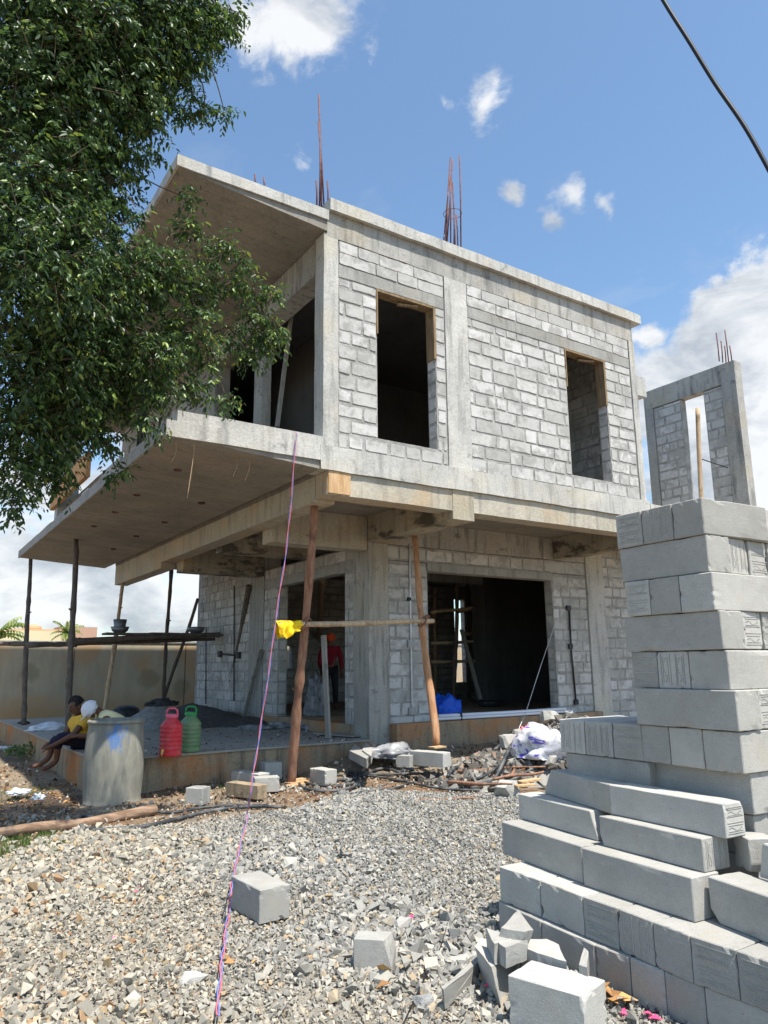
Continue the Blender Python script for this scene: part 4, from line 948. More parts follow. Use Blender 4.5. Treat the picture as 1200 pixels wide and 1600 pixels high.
# filler rows behind the visible steps (real blocks, seen from the side)
fb('small wedge shaped fragment behind the stamped block of the second step', zB, (1065, 360), (1125, 385), .14, cuts=[((.9, 0, 0), (.8, 0, -.3))], seed=41)
fb('rounded broken block at the right edge above the slanted block', zB, (1142, 392), (1400, 470), .2, cuts=[((.1, 0, .5), (-.8, 0, .2))], seed=42)
fb('large block with slanting broken lower left corner resting on the lower row', zC_, (972, 525), (1330, 645), .2, cuts=[((.1, 0, 0), (-.8, 0, -.75))], seed=43)
# blocks and chunks lying on the gravel
GB = 'loose blocks and chunks on the ground'
def gblock(pa, pb, z_, hh, T_, label, **kw):
    a = oz(*pa, z_); b = oz(*pb, z_); return mkblock('aerated_block', a, b, z_, hh, T_, label, group=GB, **kw)
gblock((361, 1368), (406, 1391), .205, .2, .215, 'half block with a bright top lying alone on the gravel beside the string', seed=51)
o = gblock((552, 1466), (612, 1469), .185, .18, .13, 'small squarish block fragment in the middle of the gravel', cuts=[((1, 0, .3), (.6, -.1, .2))], seed=52)
gblock((793, 1523), (912, 1557), .205, .2, .22, 'big broken block nearest the viewer among the chunks', cuts=[((.95, 0, 1), (.5, -.1, .35))], seed=53)
def chunk(px, py, z_, sx, sy, sz, seed, label, m_='blk', name='broken_chunk', group=GB):
    g = random.Random(seed); bm = bmesh.new()
    for i in range(14):
        d = Vector((g.uniform(-1, 1), g.uniform(-1, 1), g.uniform(-1, 1))); d /= max(abs(d.x), abs(d.y), abs(d.z))*.7+d.length*.3; bm.verts.new((d.x*sx, d.y*sy, d.z*sz))
    bmesh.ops.convex_hull(bm, input=bm.verts); bmesh.ops.delete(bm, geom=[v for v in bm.verts if not v.link_faces], context='VERTS')
    bmesh.ops.subdivide_edges(bm, edges=bm.edges, cuts=2, use_grid_fill=True)
    for v in bm.verts: v.co += noise.noise_vector(v.co*16+Vector((seed, 0, 0)))*.006
    me = bpy.data.meshes.new(name); bm.to_mesh(me); bm.free(); o = link(name, me, m_); p = oz(px, py, z_); o.location = p; return tag(o, label, 'chunk' if name == 'broken_chunk' else 'stone', group)
def slab_chunk(pts, z_, th, label, seed, lean=None):
    """angular shard: top outline by sight lines at height z_, extruded down"""
    P = [oz(x, y, z_) for x, y in pts]; n = len(P); c = sum(P, Vector())/n
    bm = bmesh.new(); up = [bm.verts.new(p-c) for p in P]; dn = [bm.verts.new(p-c-Vector((0, 0, th))+(Vector(lean) if lean else Vector())) for p in P]
    bm.faces.new(up[::-1]); bm.faces.new(dn)
    for i in range(n): bm.faces.new((up[i], up[(i+1) % n], dn[(i+1) % n], dn[i]))
    bmesh.ops.recalc_face_normals(bm, faces=bm.faces); bmesh.ops.triangulate(bm, faces=bm.faces)
    for _ in range(2): bmesh.ops.subdivide_edges(bm, edges=[e_ for e_ in bm.edges if e_.calc_length() > .03], cuts=1)
    for v in bm.verts: v.co += noise.noise_vector(v.co*18+Vector((seed, 0, 0)))*.005
    me = bpy.data.meshes.new('broken_chunk'); bm.to_mesh(me); bm.free(); o = link('broken_chunk', me, 'blk'); o.location = c; return tag(o, label, 'chunk', GB)
slab_chunk([(742, 1478), (768, 1511), (797, 1488), (806, 1478), (775, 1468), (752, 1466)], .17, .17, 'pale wedge chunk left of the big broken block', 1, (.03, -.02, 0))
slab_chunk([(690, 1543), (694, 1547), (751, 1500), (748, 1493)], .09, .09, 'thin triangular shard lying flat at the left of the chunks', 2, (.02, .02, 0))
slab_chunk([(760, 1450), (772, 1475), (806, 1462), (822, 1450), (824, 1468), (790, 1481), (782, 1476)], .26, .09, 'curved shard resting on the wedge chunk', 3)
slab_chunk([(784, 1450), (810, 1421), (834, 1454), (820, 1457)], .30, .12, 'pointed shard leaning against the lower row, topmost of the chunks', 4, (-.03, .05, 0))
slab_chunk([(810, 1468), (855, 1467), (872, 1476), (885, 1502), (840, 1490), (815, 1478)], .22, .2, 'broken piece with a tan top face behind the big broken block', 5)
slab_chunk([(904, 1506), (913, 1480), (919, 1486), (918, 1512)], .24, .22, 'narrow upright chip standing against the ground course', 6)
chunk(302, 1526, .03, .07, .045, .03, 7, 'small pale flat chunk beside the string, lower left'); chunk(627, 1441, .03, .065, .05, .03, 8, 'small pale chunk with pink scrap beside it')
chunk(714, 1498, .02, .07, .05, .02, 9, 'small flat chunk left of the wedge chunk'); chunk(660, 1567, .02, .05, .04, .035, 10, 'dark grey stone at the lower middle of the gravel', 'cement', 'stone')
# blocks near the platform
gblock((290, 1231), (316, 1232), .2, .19, .2, 'small block lying alone near the hose and the barrel', seed=61)
gblock((361, 1205), (404, 1210), .19, .18, .2, 'grey block at the back left of the small pile by the trunk prop', seed=62)
gblock((414, 1193), (441, 1191), .25, .23, .2, 'upright block at the back right of the small pile', seed=63)
gblock((398, 1216), (437, 1214), .19, .18, .2, 'low grey block right of the brown one in the small pile', seed=64)
o = gblock((353, 1222), (403, 1228), .17, .16, .16, 'yellow brown stone block in front of the small pile', seed=65); o.data.materials[0] = M['plinth']
gblock((484, 1200), (508, 1204), .2, .19, .2, 'single block in the hose coils right of the trunk prop', seed=66)
gblock((640, 1173), (692, 1177), .40, .19, .2, 'wide grey block under the orange pole', seed=67)
o = gblock((618, 1180), (640, 1181), .36, .16, .12, 'small fragment beside the block under the orange pole', seed=69, cuts=[((.2, 0, 1), (-.5, 0, .6))])
slab_chunk([(545, 1172), (556, 1163), (578, 1180), (573, 1186)], .38, .12, 'upturned sharp shard at the foot of the corner column', 11); slab_chunk([(572, 1160), (583, 1170), (580, 1182), (566, 1172)], .40, .1, 'second sharp shard at the foot of the corner column', 12)
chunk(583, 1167, .32, .05, .04, .05, 13, 'piece of red brick at the column foot', 'brick', 'stone')
p = oz(612, 1180, .28); blob('grey_sack', 'sack', (p.x, p.y+.1, .24), .42, .24, .14, 8, 'crumpled grey plastic sack at the foot of the corner column', 'sack', .5, 1.7, rotz=-.5)
p = oz(460, 1224, .03); mb = MB()
for k in range(3): mb.bar((p.x-.16+.05*k, p.y-.1+.06*k, .02+.02*k), (p.x+.2, p.y-.05+.08*k, .02+.02*k), .1, .025)
o = mb.build('wooden_wedge', 'ply'); tag(o, 'small wooden wedges under the foot of the trunk prop', 'wedge')
p = oz(684, 1168, .41); o = MB().bar((p.x-.12, p.y, .415), (p.x+.12, p.y+.03, .415), .14, .02).build('wooden_wedge', 'ply'); tag(o, 'thin board between the wide block and the orange pole', 'wedge')

# ------------------------------------------------------------------ rubble heap by the stack
g = random.Random(21); pts = []
rc = [(oz(800, 1190, .2), .7, .34), (oz(850, 1160, .4), .6, .62), (oz(745, 1208, .1), .6, .14), (oz(900, 1112, .9), .6, .85)]
def rub(x, y):
    h = 0
    for (c, r_, hh) in rc:
        h = max(h, hh*max(0, 1-((x-c.x)**2+(y-c.y)**2)/(r_*r_*1.9)))
    return h
for i in range(3800):
    c, r_, hh = rc[g.randrange(4)]; a = g.uniform(0, 6.28); q = r_*1.3*math.sqrt(g.random()); x, y = c.x+q*math.cos(a), c.y+q*math.sin(a)
    s_ = .02+.085*g.random()**3; pts.append((x, y, gh(x, y)+rub(x, y)*g.uniform(.85, 1), s_))
stones('rubble', pts, mat('rubble', lambda t: t.cramp(t.node('ShaderNodeNewGeometry').outputs['Random Per Island'], [(0, (.07, .06, .05)), (.5, (.17, .155, .135)), (.85, (.32, .31, .28)), (1, (.22, .12, .06))])), 'heap of broken mortar and block rubble against the stack')
xs = list(np.arange(3.8, 9.2, .1)); ys = list(np.arange(4.2, 10.2, .1))
tag(sheet('rubble_bed', xs, ys, lambda x, y: gh(x, y)+rub(x, y)-(.02 if rub(x, y) > 0 else .06), 'cement'), 'grey dusty core of the rubble heap', None, None, 'stuff')
g = random.Random(77); pts = []
for i in range(5200):
    x = g.uniform(.6, 9.5); y = g.uniform(7.9, 10.42) if x > 2.5 else g.uniform(8, 15)
    if bound(x, y): continue
    s_ = .006+.03*g.random()**4; pts.append((x, y, gh(x, y)+s_*.5+.01, s_))
for i in range(900):
    x = g.uniform(2.6, 6.6); y = 10.5+5*g.random()**2; s_ = .005+.022*g.random()**3; pts.append((x, y, .43+s_*.4, s_))
stones('site_debris', pts, mat('soil crumbs', lambda t: t.cramp(t.node('ShaderNodeNewGeometry').outputs['Random Per Island'], [(0, (.09, .05, .03)), (.4, (.22, .14, .085)), (.75, (.33, .27, .2)), (1, (.5, .47, .41))])), 'crumbs of mortar, clods and chips strewn over the soil and platform')
def onheap(x, y, guess): 
    p = oz(x, y, guess)
    for _ in range(4): p = oz(x, y, gh(p.x, p.y)+rub(p.x, p.y))
    return p
p = oz(845, 1170, .42); blob('cement_sack', 'psack', (p.x, p.y, p.z-.12), .3, .42, .34, 12, 'torn white cement sack with violet print on the rubble', 'sack', .42, 1.15, rotz=.3)
p = oz(825, 1145, .6); blob('pink_bag', 'pinkpl', (p.x, p.y, p.z-.05), .12, .1, .12, 14, 'bright pink plastic bag behind the violet printed sack', 'bag', .5)
p = oz(750, 1200, .12); blob('pink_bag', 'pinkpl', (p.x, p.y, p.z-.05), .17, .08, .08, 15, 'pink plastic scrap in the hose loop', 'bag', .6)
p = oz(745, 1212, .08); blob('pink_bag', 'pinkpl', (p.x, p.y, p.z-.03), .13, .06, .05, 16, 'second pink scrap lower in the hose loop', 'bag', .6)
for i, (x, y, z_, s_, l) in enumerate(((800, 1160, .45, .2, 'big pale mortar lump at the top left of the rubble'), (815, 1148, .55, .16, 'rounded concrete lump above the pink bag'), (860, 1120, .7, .18, 'pale lump on the rubble crest'), (792, 1232, .1, .17, 'angular grey lump at the bottom of the rubble near the gravel'), (762, 1183, .2, .1, 'thin grey slab tilted on the soil left of the rubble'), (862, 1188, .35, .1, 'smooth pale lump below the printed sack'))):
    chunk(x, y, z_, s_, s_*.7, s_*.62, 70+i, l)
mb = MB(); g = random.Random(8)
tw = [((715, 1205), (852, 1198)), ((770, 1218), (850, 1206)), ((700, 1222), (800, 1225)), ((800, 1212), (806, 1190))]
for i, ((x0, y0), (x1, y1)) in enumerate(tw):
    a, b = oz(x0, y0, .14), oz(x1, y1, .22); pole(a, b, .022, .012, 'bark', ('longest brown stick across the rubble foot', 'shorter dark stick just below the long one', 'stick lying at the gravel edge', 'short upright stick in the rubble')[i], name='stick', group='sticks on the rubble', seed=40+i, cat='stick')
o = MB().bar(oz(812, 1222, .16), oz(842, 1217, .18), .12, .02).bar(oz(805, 1228, .14), oz(836, 1226, .14), .1, .02).build('scrap_board', 'ply'); tag(o, 'orange brown broken board scraps under the sticks', 'board')

# ------------------------------------------------------------------ people
def skin(name, V, E, Rr, m_, parent, sub=2, root=0):
    me = bpy.data.meshes.new(name); me.from_pydata([tuple(v) for v in V], E, []); o = bpy.data.objects.new(name, me); COL.objects.link(o)
    md = o.modifiers.new('s', 'SKIN'); md.use_smooth_shade = True
    sv = me.skin_vertices[0].data
    for i, r_ in enumerate(Rr): sv[i].radius = (r_, r_) if not isinstance(r_, tuple) else r_
    for i in range(len(V)): sv[i].use_root = (i == root)
    o.modifiers.new('d', 'SUBSURF').levels = sub
    bpy.context.view_layer.update(); dg = bpy.context.evaluated_depsgraph_get(); ev = o.evaluated_get(dg); nm = bpy.data.meshes.new_from_object(ev)
    bpy.data.objects.remove(o); o2 = link(name, nm, m_, parent); nm.polygons.foreach_set('use_smooth', [True]*len(nm.polygons)); return o2
def person(base, label, J, shirt, trousers, hat, facing, sc=1., sleeve=.5, bare=False, bulk=1.):
    """J: joints in world coordinates"""
    e = empty('person', base, label, 'person')
    names = ['pelvis', 'waist', 'chest', 'neck', 'head', 'crown']; V = []; E = []; Rr = []; ix = {}
    def add(n, p, r_, par_=None):
        ix[n] = len(V); V.append(Vector(p)); Rr.append(r_*sc)
        if par_: E.append((ix[par_], ix[n]))
    f_ = Vector(facing).normalized()
    add('pelvis', J['pelvis'], .115); add('waist', J['pelvis'].lerp(J['chest'], .45), .105, 'pelvis'); add('chest', J['chest'], .13, 'waist'); add('neck', J['neck'], .055, 'chest')
    hd = J['head']; ax = (hd-J['neck']).normalized()
    add('jaw', hd-ax*.06*sc+f_*.015*sc, .068, 'neck'); add('skull', hd+ax*.03*sc, .088, 'jaw'); add('top', hd+ax*.09*sc, .06, 'skull')
    add('nose', hd+f_*.098*sc-ax*.015*sc, .014, 'jaw')
    for s_ in ('l', 'r'):
        add('sh'+s_, J['sh'+s_], .06, 'chest'); add('el'+s_, J['el'+s_], .04, 'sh'+s_); add('wr'+s_, J['wr'+s_], .027, 'el'+s_)
        hdv = (J['wr'+s_]-J['el'+s_]).normalized(); hdv = J.get('hd'+s_, hdv); palm = J['wr'+s_]+hdv*.07*sc; add('pm'+s_, palm, .03, 'wr'+s_)
        sd_ = hdv.cross(Vector((0, 0, 1))); sd_ = sd_.normalized() if sd_.length > .1 else Vector((1, 0, 0))
        for k in range(4):
            q = palm+sd_*(k-1.5)*.019*sc; add(f'f{k}{s_}', q+hdv*(.04, .05, .047, .035)[k]*sc, .0088, 'pm'+s_); add(f'g{k}{s_}', q+hdv*(.062, .075, .07, .055)[k]*sc-Vector((0, 0, .022*sc)), .0075, f'f{k}{s_}')
        add('th'+s_, palm-hdv*.03*sc+sd_*.04*sc, .011, 'pm'+s_); add('ti'+s_, palm+hdv*.01*sc+sd_*.055*sc-Vector((0, 0, .01)), .009, 'th'+s_)
        add('hp'+s_, J['hp'+s_], .095, 'pelvis'); add('kn'+s_, J['kn'+s_], .058, 'hp'+s_); add('an'+s_, J['an'+s_], .036, 'kn'+s_)
        ft = J['an'+s_]+Vector((0, 0, -.05*sc)); tf = J.get('toe'+s_, f_); add('ba'+s_, ft+tf*.11*sc-Vector((0, 0, .008)), .034, 'an'+s_); add('to'+s_, ft+tf*.18*sc-Vector((0, 0, .012)), .022, 'ba'+s_)
    skin('body', V, E, Rr, 'skin', e)
    # ears and eyes
    sd_ = f_.cross(Vector((0, 0, 1))).normalized()
    mb = MB()
    for s_ in (-1, 1): mb.lathe([(0, -.03), (.016, -.02), (.02, 0), (.014, .022), (0, .03)], hd+sd_*s_*.088*sc-f_*.0, 8)
    mb.build('ears', 'skin', e)
    mb = MB()
    for s_ in (-1, 1): mb.lathe([(0, -.008), (.011, -.004), (.011, .004), (0, .008)], hd+sd_*s_*.033*sc+f_*.084*sc+ax*.01, 8)
    mb.build('eyes', 'hair', e)
    # shirt
    V2 = [J['pelvis']+Vector((0, 0, .0)), J['pelvis'].lerp(J['chest'], .5), J['chest'], J['neck'].lerp(J['chest'], .35)]; E2 = [(0, 1), (1, 2), (2, 3)]; R2 = [.14*sc*bulk, .132*sc*bulk, .15*sc*bulk, .08*sc]
    for s_ in ('l', 'r'):
        b = len(V2); V2 += [J['sh'+s_], J['sh'+s_].lerp(J['el'+s_], .6)]; E2 += [(2, b), (b, b+1)]; R2 += [.078*sc*bulk, .066*sc*bulk]
        if sleeve > .7: V2 += [J['el'+s_], J['el'+s_].lerp(J['wr'+s_], .85)]; E2 += [(b+1, b+2), (b+2, b+3)]; R2 += [.054*sc, .042*sc]
    skin('shirt', V2, E2, R2, shirt, e)
    V3 = [J['pelvis']]; E3 = []; R3 = [.128*sc]
    for s_ in ('l', 'r'):
        b = len(V3); V3 += [J['hp'+s_], J['hp'+s_].lerp(J['kn'+s_], .5), J['kn'+s_], J['kn'+s_].lerp(J['an'+s_], .55 if bare else .92)]; E3 += [(0, b), (b, b+1), (b+1, b+2), (b+2, b+3)]; R3 += [.108*sc, .09*sc, .075*sc, .06*sc]
    skin('trousers', V3, E3, R3, trousers, e)
    if hat == 'hair':
        bm = bmesh.new(); bmesh.ops.create_icosphere(bm, subdivisions=4, radius=1)
        for v in bm.verts: p_ = v.co*(.102*sc)*(1+.16*noise.noise(v.co*6)); v.co = hd+ax*.058*sc-f_*.035*sc+p_*(1 if (v.co.dot(ax) > -.3 and v.co.dot(f_) < .6) else .62)
        me = bpy.data.meshes.new('hair'); bm.to_mesh(me); bm.free(); link('hair', me, 'hair', e)
    elif hat == 'turban':
        bm = bmesh.new(); bmesh.ops.create_icosphere(bm, subdivisions=4, radius=1)
        for v in bm.verts: v.co = hd+ax*.05*sc+Vector((v.co.x, v.co.y, v.co.z*.85))*.118*sc*(1+.05*math.sin(v.co.z*14+v.co.x*5))
        me = bpy.data.meshes.new('headcloth'); bm.to_mesh(me); bm.free(); link('headcloth', me, 'turban', e)
    elif hat == 'cap':
        bm = bmesh.new(); bmesh.ops.create_icosphere(bm, subdivisions=4, radius=1)
        for v in bm.verts:
            h_ = v.co.dot(ax); v.co = hd+ax*.035*sc+v.co*.108*sc*(1 if h_ > -.2 else .8)
        me = bpy.data.meshes.new('cap'); bm.to_mesh(me); bm.free(); me.polygons.foreach_set('use_smooth', [True]*len(me.polygons)); cp_ = link('cap', me, 'cap', e)
        up_ = ax; s2 = f_.cross(up_).normalized(); c0 = hd+up_*.02*sc
        pr = [c0+(f_*math.cos(a)*.19+s2*math.sin(a)*.095)*sc-up_*.02*math.cos(a)*sc for a in np.linspace(-1.5, 1.5, 11)]
        MB().add([c0-up_*.004]+pr, [(0, i, i+1) for i in range(1, 11)]).add([c0-up_*.012]+[q-up_*.008 for q in pr], [(0, i+1, i) for i in range(1, 11)]).build('peak', 'cap', e)
    return e
zp = .43
# man in mustard shirt, seated on the platform edge, facing left
Y0 = 11.35; 
pel = ox(133, 1163, 2.62); pel = Vector((2.62, pel.y, zp+.12)); Yp = pel.y
hx = oy(119, 1106, Yp-.02)
def at(x, y, Y): return oy(x, y, Y)
kn1, kn2 = at(92, 1150, Yp-.12), at(86, 1155, Yp+.1)
f1 = Vector((-1, -.35, 0))
person((2.3, Yp, 0), 'barefoot man in a mustard shirt seated on the platform edge, arm on his knee', dict(
    pelvis=pel, chest=at(128, 1127, Yp-.02), neck=at(124, 1116, Yp-.02), head=at(118, 1105, Yp-.02),
    shl=at(133, 1125, Yp-.2), shr=at(120, 1127, Yp+.16), ell=at(115, 1148, Yp-.26), wrl=at(84, 1164, Yp-.22), elr=at(100, 1148, Yp+.2), wrr=at(80, 1160, Yp+.1),
    hpl=pel+Vector((-.04, -.1, 0)), hpr=pel+Vector((-.04, .1, 0)), knl=kn1, knr=kn2, anl=at(88, 1190, Yp-.05), anr=at(75, 1186, Yp+.05), toel=Vector((-1, -.2, -.1)), toer=Vector((-1, 0, -.1))), 'shy', 'trs', 'hair', f1, 1.12, .5, bare=True, bulk=1.3)
# man with white cap bent forward behind the barrel
Y2 = Yp-.55; pel = at(200, 1150, Y2); pel.z = zp+.12
f2 = Vector((-1, -.25, -.75))
person((pel.x, Y2, 0), 'man in a pale yellow shirt and white cap bent forward behind the barrel', dict(
    pelvis=pel, chest=at(176, 1117, Y2), neck=at(158, 1114, Y2), head=at(146, 1110, Y2),
    shl=at(165, 1124, Y2-.18), shr=at(163, 1120, Y2+.16), ell=at(158, 1150, Y2-.24), wrl=at(134, 1150, Y2-.2), elr=at(150, 1150, Y2+.15), wrr=at(128, 1150, Y2+.08),
    hpl=pel+Vector((-.04, -.1, 0)), hpr=pel+Vector((-.04, .1, 0)), knl=pel+Vector((-.42, -.16, .05)), knr=pel+Vector((-.42, .12, .05)), anl=pel+Vector((-.42, -.14, -.42)), anr=pel+Vector((-.42, .12, -.42))), 'shp', 'trk', 'cap', f2, 1.2, .5, bulk=1.25)
def standing(px, py, zf, label, shirt, hat, face, h=1.66):
    b = oz(px, py, zf); fy = Vector(face).normalized(); s_ = fy.cross(Vector((0, 0, 1))); k = h/1.7
    u = lambda z_, a=0, c_=0: b+Vector((0, 0, z_*k))+s_*a*k+fy*c_*k
    person(b, label, dict(pelvis=u(.95), chest=u(1.3), neck=u(1.47), head=u(1.58), shl=u(1.38, -.18), shr=u(1.38, .18), ell=u(1.1, -.25), elr=u(1.1, .25), wrl=u(.9, -.22, .12), wrr=u(.87, .25, .06),
        hpl=u(.9, -.09), hpr=u(.9, .09), knl=u(.5, -.1, .02), knr=u(.5, .11, .0), anl=u(.09, -.11), anr=u(.09, .12)), shirt, 'trk', hat, fy, k, 1.)
standing(516, 1110, .63, 'man in a maroon shirt and orange headcloth standing in the doorway, back turned', 'shr', 'turban', (.5, .85, 0))
standing(430, 1112, .63, 'dark figure half hidden inside the doorway behind the left jamb', 'trk', 'hair', (-.3, .9, 0))

# ------------------------------------------------------------------ hoses, log, string, wires
def surf(x, y): return gh(x, y)+(rub(x, y)+.03 if rub(x, y) > .01 else 0)
def settle(x, y):
    q = oz(x, y, .03)
    for _ in range(6): q = oz(x, y, .5*q.z+.5*surf(q.x, q.y))
    return q
def lay(P, z_=.02, lift=.0): return [Vector((q.x, q.y, surf(q.x, q.y)+z_+lift)) for q in [settle(x, y) for x, y in P]]
HG = 'black hose lengths on the ground'
def hose(P, r_, label, n=6, dz=None):
    pts_ = smoothpts(lay(P, r_+.012), n)
    if dz: pts_ = [p+Vector((0, 0, dz(i/len(pts_)))) for i, p in enumerate(pts_)]
    o = tubeobj('hose', 'hose', pts_, r_, None, 8); return tag(o, label, 'hose', HG)
hose([(418, 1264), (380, 1266), (330, 1272), (280, 1284), (230, 1296), (170, 1302), (135, 1301), (122, 1290), (127, 1281), (150, 1284)], .022, 'black hose with a hooked end lying over the log')
hose([(440, 1266), (380, 1262), (320, 1266), (270, 1274), (235, 1272), (204, 1272), (190, 1280)], .018, 'thinner black hose along the gravel edge')
hose([(462, 1212), (480, 1228), (530, 1232), (560, 1222), (545, 1210), (590, 1214), (660, 1213), (720, 1228), (790, 1226), (840, 1215)], .02, 'long looping hose around the single block')
hose([(500, 1216), (560, 1214), (620, 1222), (690, 1230), (760, 1232)], .016, 'hose running straight along the gravel edge to the rubble')
hose([(540, 1226), (600, 1204), (650, 1220), (700, 1205), (740, 1222), (780, 1208)], .02, 'hose weaving between the other hose lengths near the rubble')
hose([(465, 1222), (475, 1236), (520, 1240), (556, 1232), (552, 1222), (500, 1226)], .022, 'tight hose coil right at the foot of the trunk prop')
hose([(620, 1210), (680, 1198), (740, 1196), (790, 1180)], .018, 'hose curving up toward the rubble heap')
hose([(700, 1218), (712, 1204), (760, 1195), (795, 1172), (805, 1170), (812, 1185), (800, 1208), (770, 1224), (730, 1230), (702, 1224)], .026, 'thick grey hose loop standing up over the rubble', dz=lambda s_: .22*math.sin(math.pi*min(1, max(0, (s_-.15)/.6))))
hose([(520, 1246), (570, 1240), (620, 1234), (640, 1225)], .014, 'thin hose piece lying in the gravel below the corner column')
pole(lay([(-30, 1316)], .05)[0], lay([(243, 1274)], .06)[0], .05, .06, 'log', 'long peeled log lying on the soil in front of the barrel', name='log', seed=51, bend=.05, cat='log')
pole(oz(655, 1249, .02), oz(750, 1248, .02), .014, .01, 'bark', 'thin stick lying in the gravel near the rubble', name='stick', group='sticks on the rubble', seed=52, cat='stick')
S = [Vector((4.29, YF-.06, 4.52)), ]; top = oy(463, 676, YF-.08)
P3 = [top, oy(456, 770, YF-.12), oy(447, 860, 8.05), oy(432, 960, 7.95), oy(420, 1050, 7.85), oy(405, 1150, 7.75), oy(392, 1235, 7.6)]
gp_ = [(385, 1290), (372, 1345), (366, 1372)]
down = lay(gp_, .055); blk = [oz(361, 1388, .21), oz(359, 1412, .12)]; rest = lay([(357, 1440), (350, 1490), (344, 1540), (339, 1610)], .06)
for (m_, ph, l) in (('strr', 0, 'red strand of the twisted string hanging from the slab to the gravel'), ('strb', 2.2, 'blue strand of the twisted string hanging from the slab to the gravel')):
    pts_ = smoothpts(P3+down+blk+rest, 14); pts_ = [p+Vector((.007*math.sin(i*.45+ph), .007*math.cos(i*.45+ph), .0)) for i, p in enumerate(pts_)]
    o = tubeobj('string', m_, pts_, .0042, None, 5); tag(o, l, 'string', 'twisted string')
cp = [ow(985, -90, 6.2), ow(1036, 0, 6), ow(1075, 62, 5.85), ow(1117, 130, 5.7), ow(1165, 200, 5.5), ow(1215, 290, 5.3), ow(1260, 370, 5.2)]
cp = [cp[0]+(cp[0]-cp[1])*14]+[cp[0]+(cp[0]-cp[1])*5]+smoothpts(cp, 6)+[cp[-1]+(cp[-1]-cp[-2])*3, cp[-1]+(cp[-1]-cp[-2])*9]
o = tubeobj('overhead_cable', 'cable', cp, .0165, None, 8); tag(o, 'thick black cable crossing the upper right sky', 'cable')
o = tubeobj('thin_rope', 'white', [oy(867, 976, 10.35), oy(845, 1040, 10.3), oy(822, 1112, 10.25), oz(806, 1150, .5)], .006, None, 5); tag(o, 'thin white cord slanting down from the right jamb of the opening', 'cord')
o = tubeobj('thin_wire', 'cable', smoothpts([oz(704, 1418, .03), oz(690, 1475, .03), oz(655, 1545, .03), oz(630, 1600, .03)], 6), .003, None, 4); tag(o, 'thin dark wire lying over the gravel left of the chunks', 'wire')
for i, (x, y0, y1, Y) in enumerate(((303, 690, 780, 9.2), (300, 728, 745, 9.0), (371, 708, 734, 8.6), (390, 712, 742, 8.7), (275, 688, 710, 8.4))):
    a = oz(x, y0, 4.19); o = tubeobj('fibre_strand', 'barkl', smoothpts([a, a+Vector((.01, .02, -.15)), a+Vector((-.05, .0, -.15-(y1-y0)*.006))], 4), .004, None, 4)
    tag(o, ('longest pale fibre strand hanging from the canopy soffit', 'short fibre strand just beside the longest one', 'reddish fibre strand under the slab front, nearer the string', 'thin fibre strand closest to the hanging string', 'fibre strand at the slab corner')[i], 'strand', 'fibre strands hanging from the slab')

# ------------------------------------------------------------------ litter, weeds, grass
def leaves(name, pts_, m_, label, cat, size, seed, up=.5, group=None, kind=None):
    g = random.Random(seed); mb = MB()
    for p in pts_:
        d = Vector((g.uniform(-1, 1), g.uniform(-1, 1), g.uniform(-.2, up))).normalized(); s_ = size*g.uniform(.6, 1.3); sd_ = d.cross(Vector((g.uniform(-.3, .3), g.uniform(-.3, .3), 1))).normalized()*s_*.35
        nn = sd_.cross(d).normalized()*s_*.18; p = Vector(p)
        mb.add([p, p+d*s_*.45+sd_+nn, p+d*s_, p+d*s_*.45-sd_+nn, p+d*s_*.5], [(0, 4, 1), (1, 4, 2), (0, 3, 4), (3, 2, 4)])
    o = mb.build(name, m_); return tag(o, label, cat, group, kind)
for i, (x, y, l, m_, s_, n) in enumerate(((945, 1562, 'orange crumpled paper scraps at the foot of the ground course', 'dry', .1, 9), (1010, 1590, 'pink wrapper by the ground course near the lower edge', 'pink', .06, 5), (592, 1535, 'curled brown dry leaves below the squarish fragment', 'dry', .09, 5), (380, 1502, 'curled dark dry leaves right of the string', 'dry', .07, 5), (965, 1575, 'small pink scrap beside the orange paper', 'pink', .04, 2), (645, 1440, 'tiny pink scrap beside the pale chunk', 'pink', .03, 2), (212, 1392, 'magenta petal on the gravel to the left', 'pink', .03, 2), (172, 1460, 'magenta petal lower on the gravel to the left', 'pink', .03, 2), (790, 1545, 'dark pink scrap between the broken chunks', 'pink', .035, 2))):
    p = oz(x, y, .03); g = random.Random(i); leaves('litter', [p+Vector((g.uniform(-.07, .07), g.uniform(-.07, .07), .0)) for _ in range(n)], m_, l, 'litter', s_, i)
g = random.Random(4)
gr = []
for (x, y, r_, n) in ((10, 1322, .55, 1500), (-40, 1330, .8, 1800), (145, 1302, .12, 90), (178, 1306, .14, 100), (285, 1316, .1, 80), (20, 1235, .5, 300), (360, 1230, .2, 160)):
    c = oz(x, y, 0)
    for _ in range(n):
        a = g.uniform(0, 6.28); q = r_*math.sqrt(g.random()); gr.append((c.x+q*math.cos(a), c.y+q*math.sin(a)))
mb = MB()
for (x, y) in gr:
    z_ = gh(x, y); h_ = g.uniform(.02, .07); dx, dy = g.gauss(0, .02), g.gauss(0, .02); w_ = .004
    mb.add([(x-w_, y, z_), (x+w_, y+w_, z_), (x+dx, y+dy, z_+h_)], [(0, 1, 2)])
tag(mb.build('grass', 'grass'), 'short green grass tufts at the left edge and in the soil', None, None, 'stuff')
c = oz(42, 1180, .05); pts_ = []
for _ in range(260):
    a = g.uniform(0, 6.28); q = .38*math.sqrt(g.random()); pts_.append((c.x+q*math.cos(a), c.y+q*math.sin(a), .02+.26*g.random()*(1-q)))
leaves('weed_plant', pts_, 'weed', 'leafy green weed growing by the left side of the platform', 'plant', .07, 7, 1.)
pts_ = []
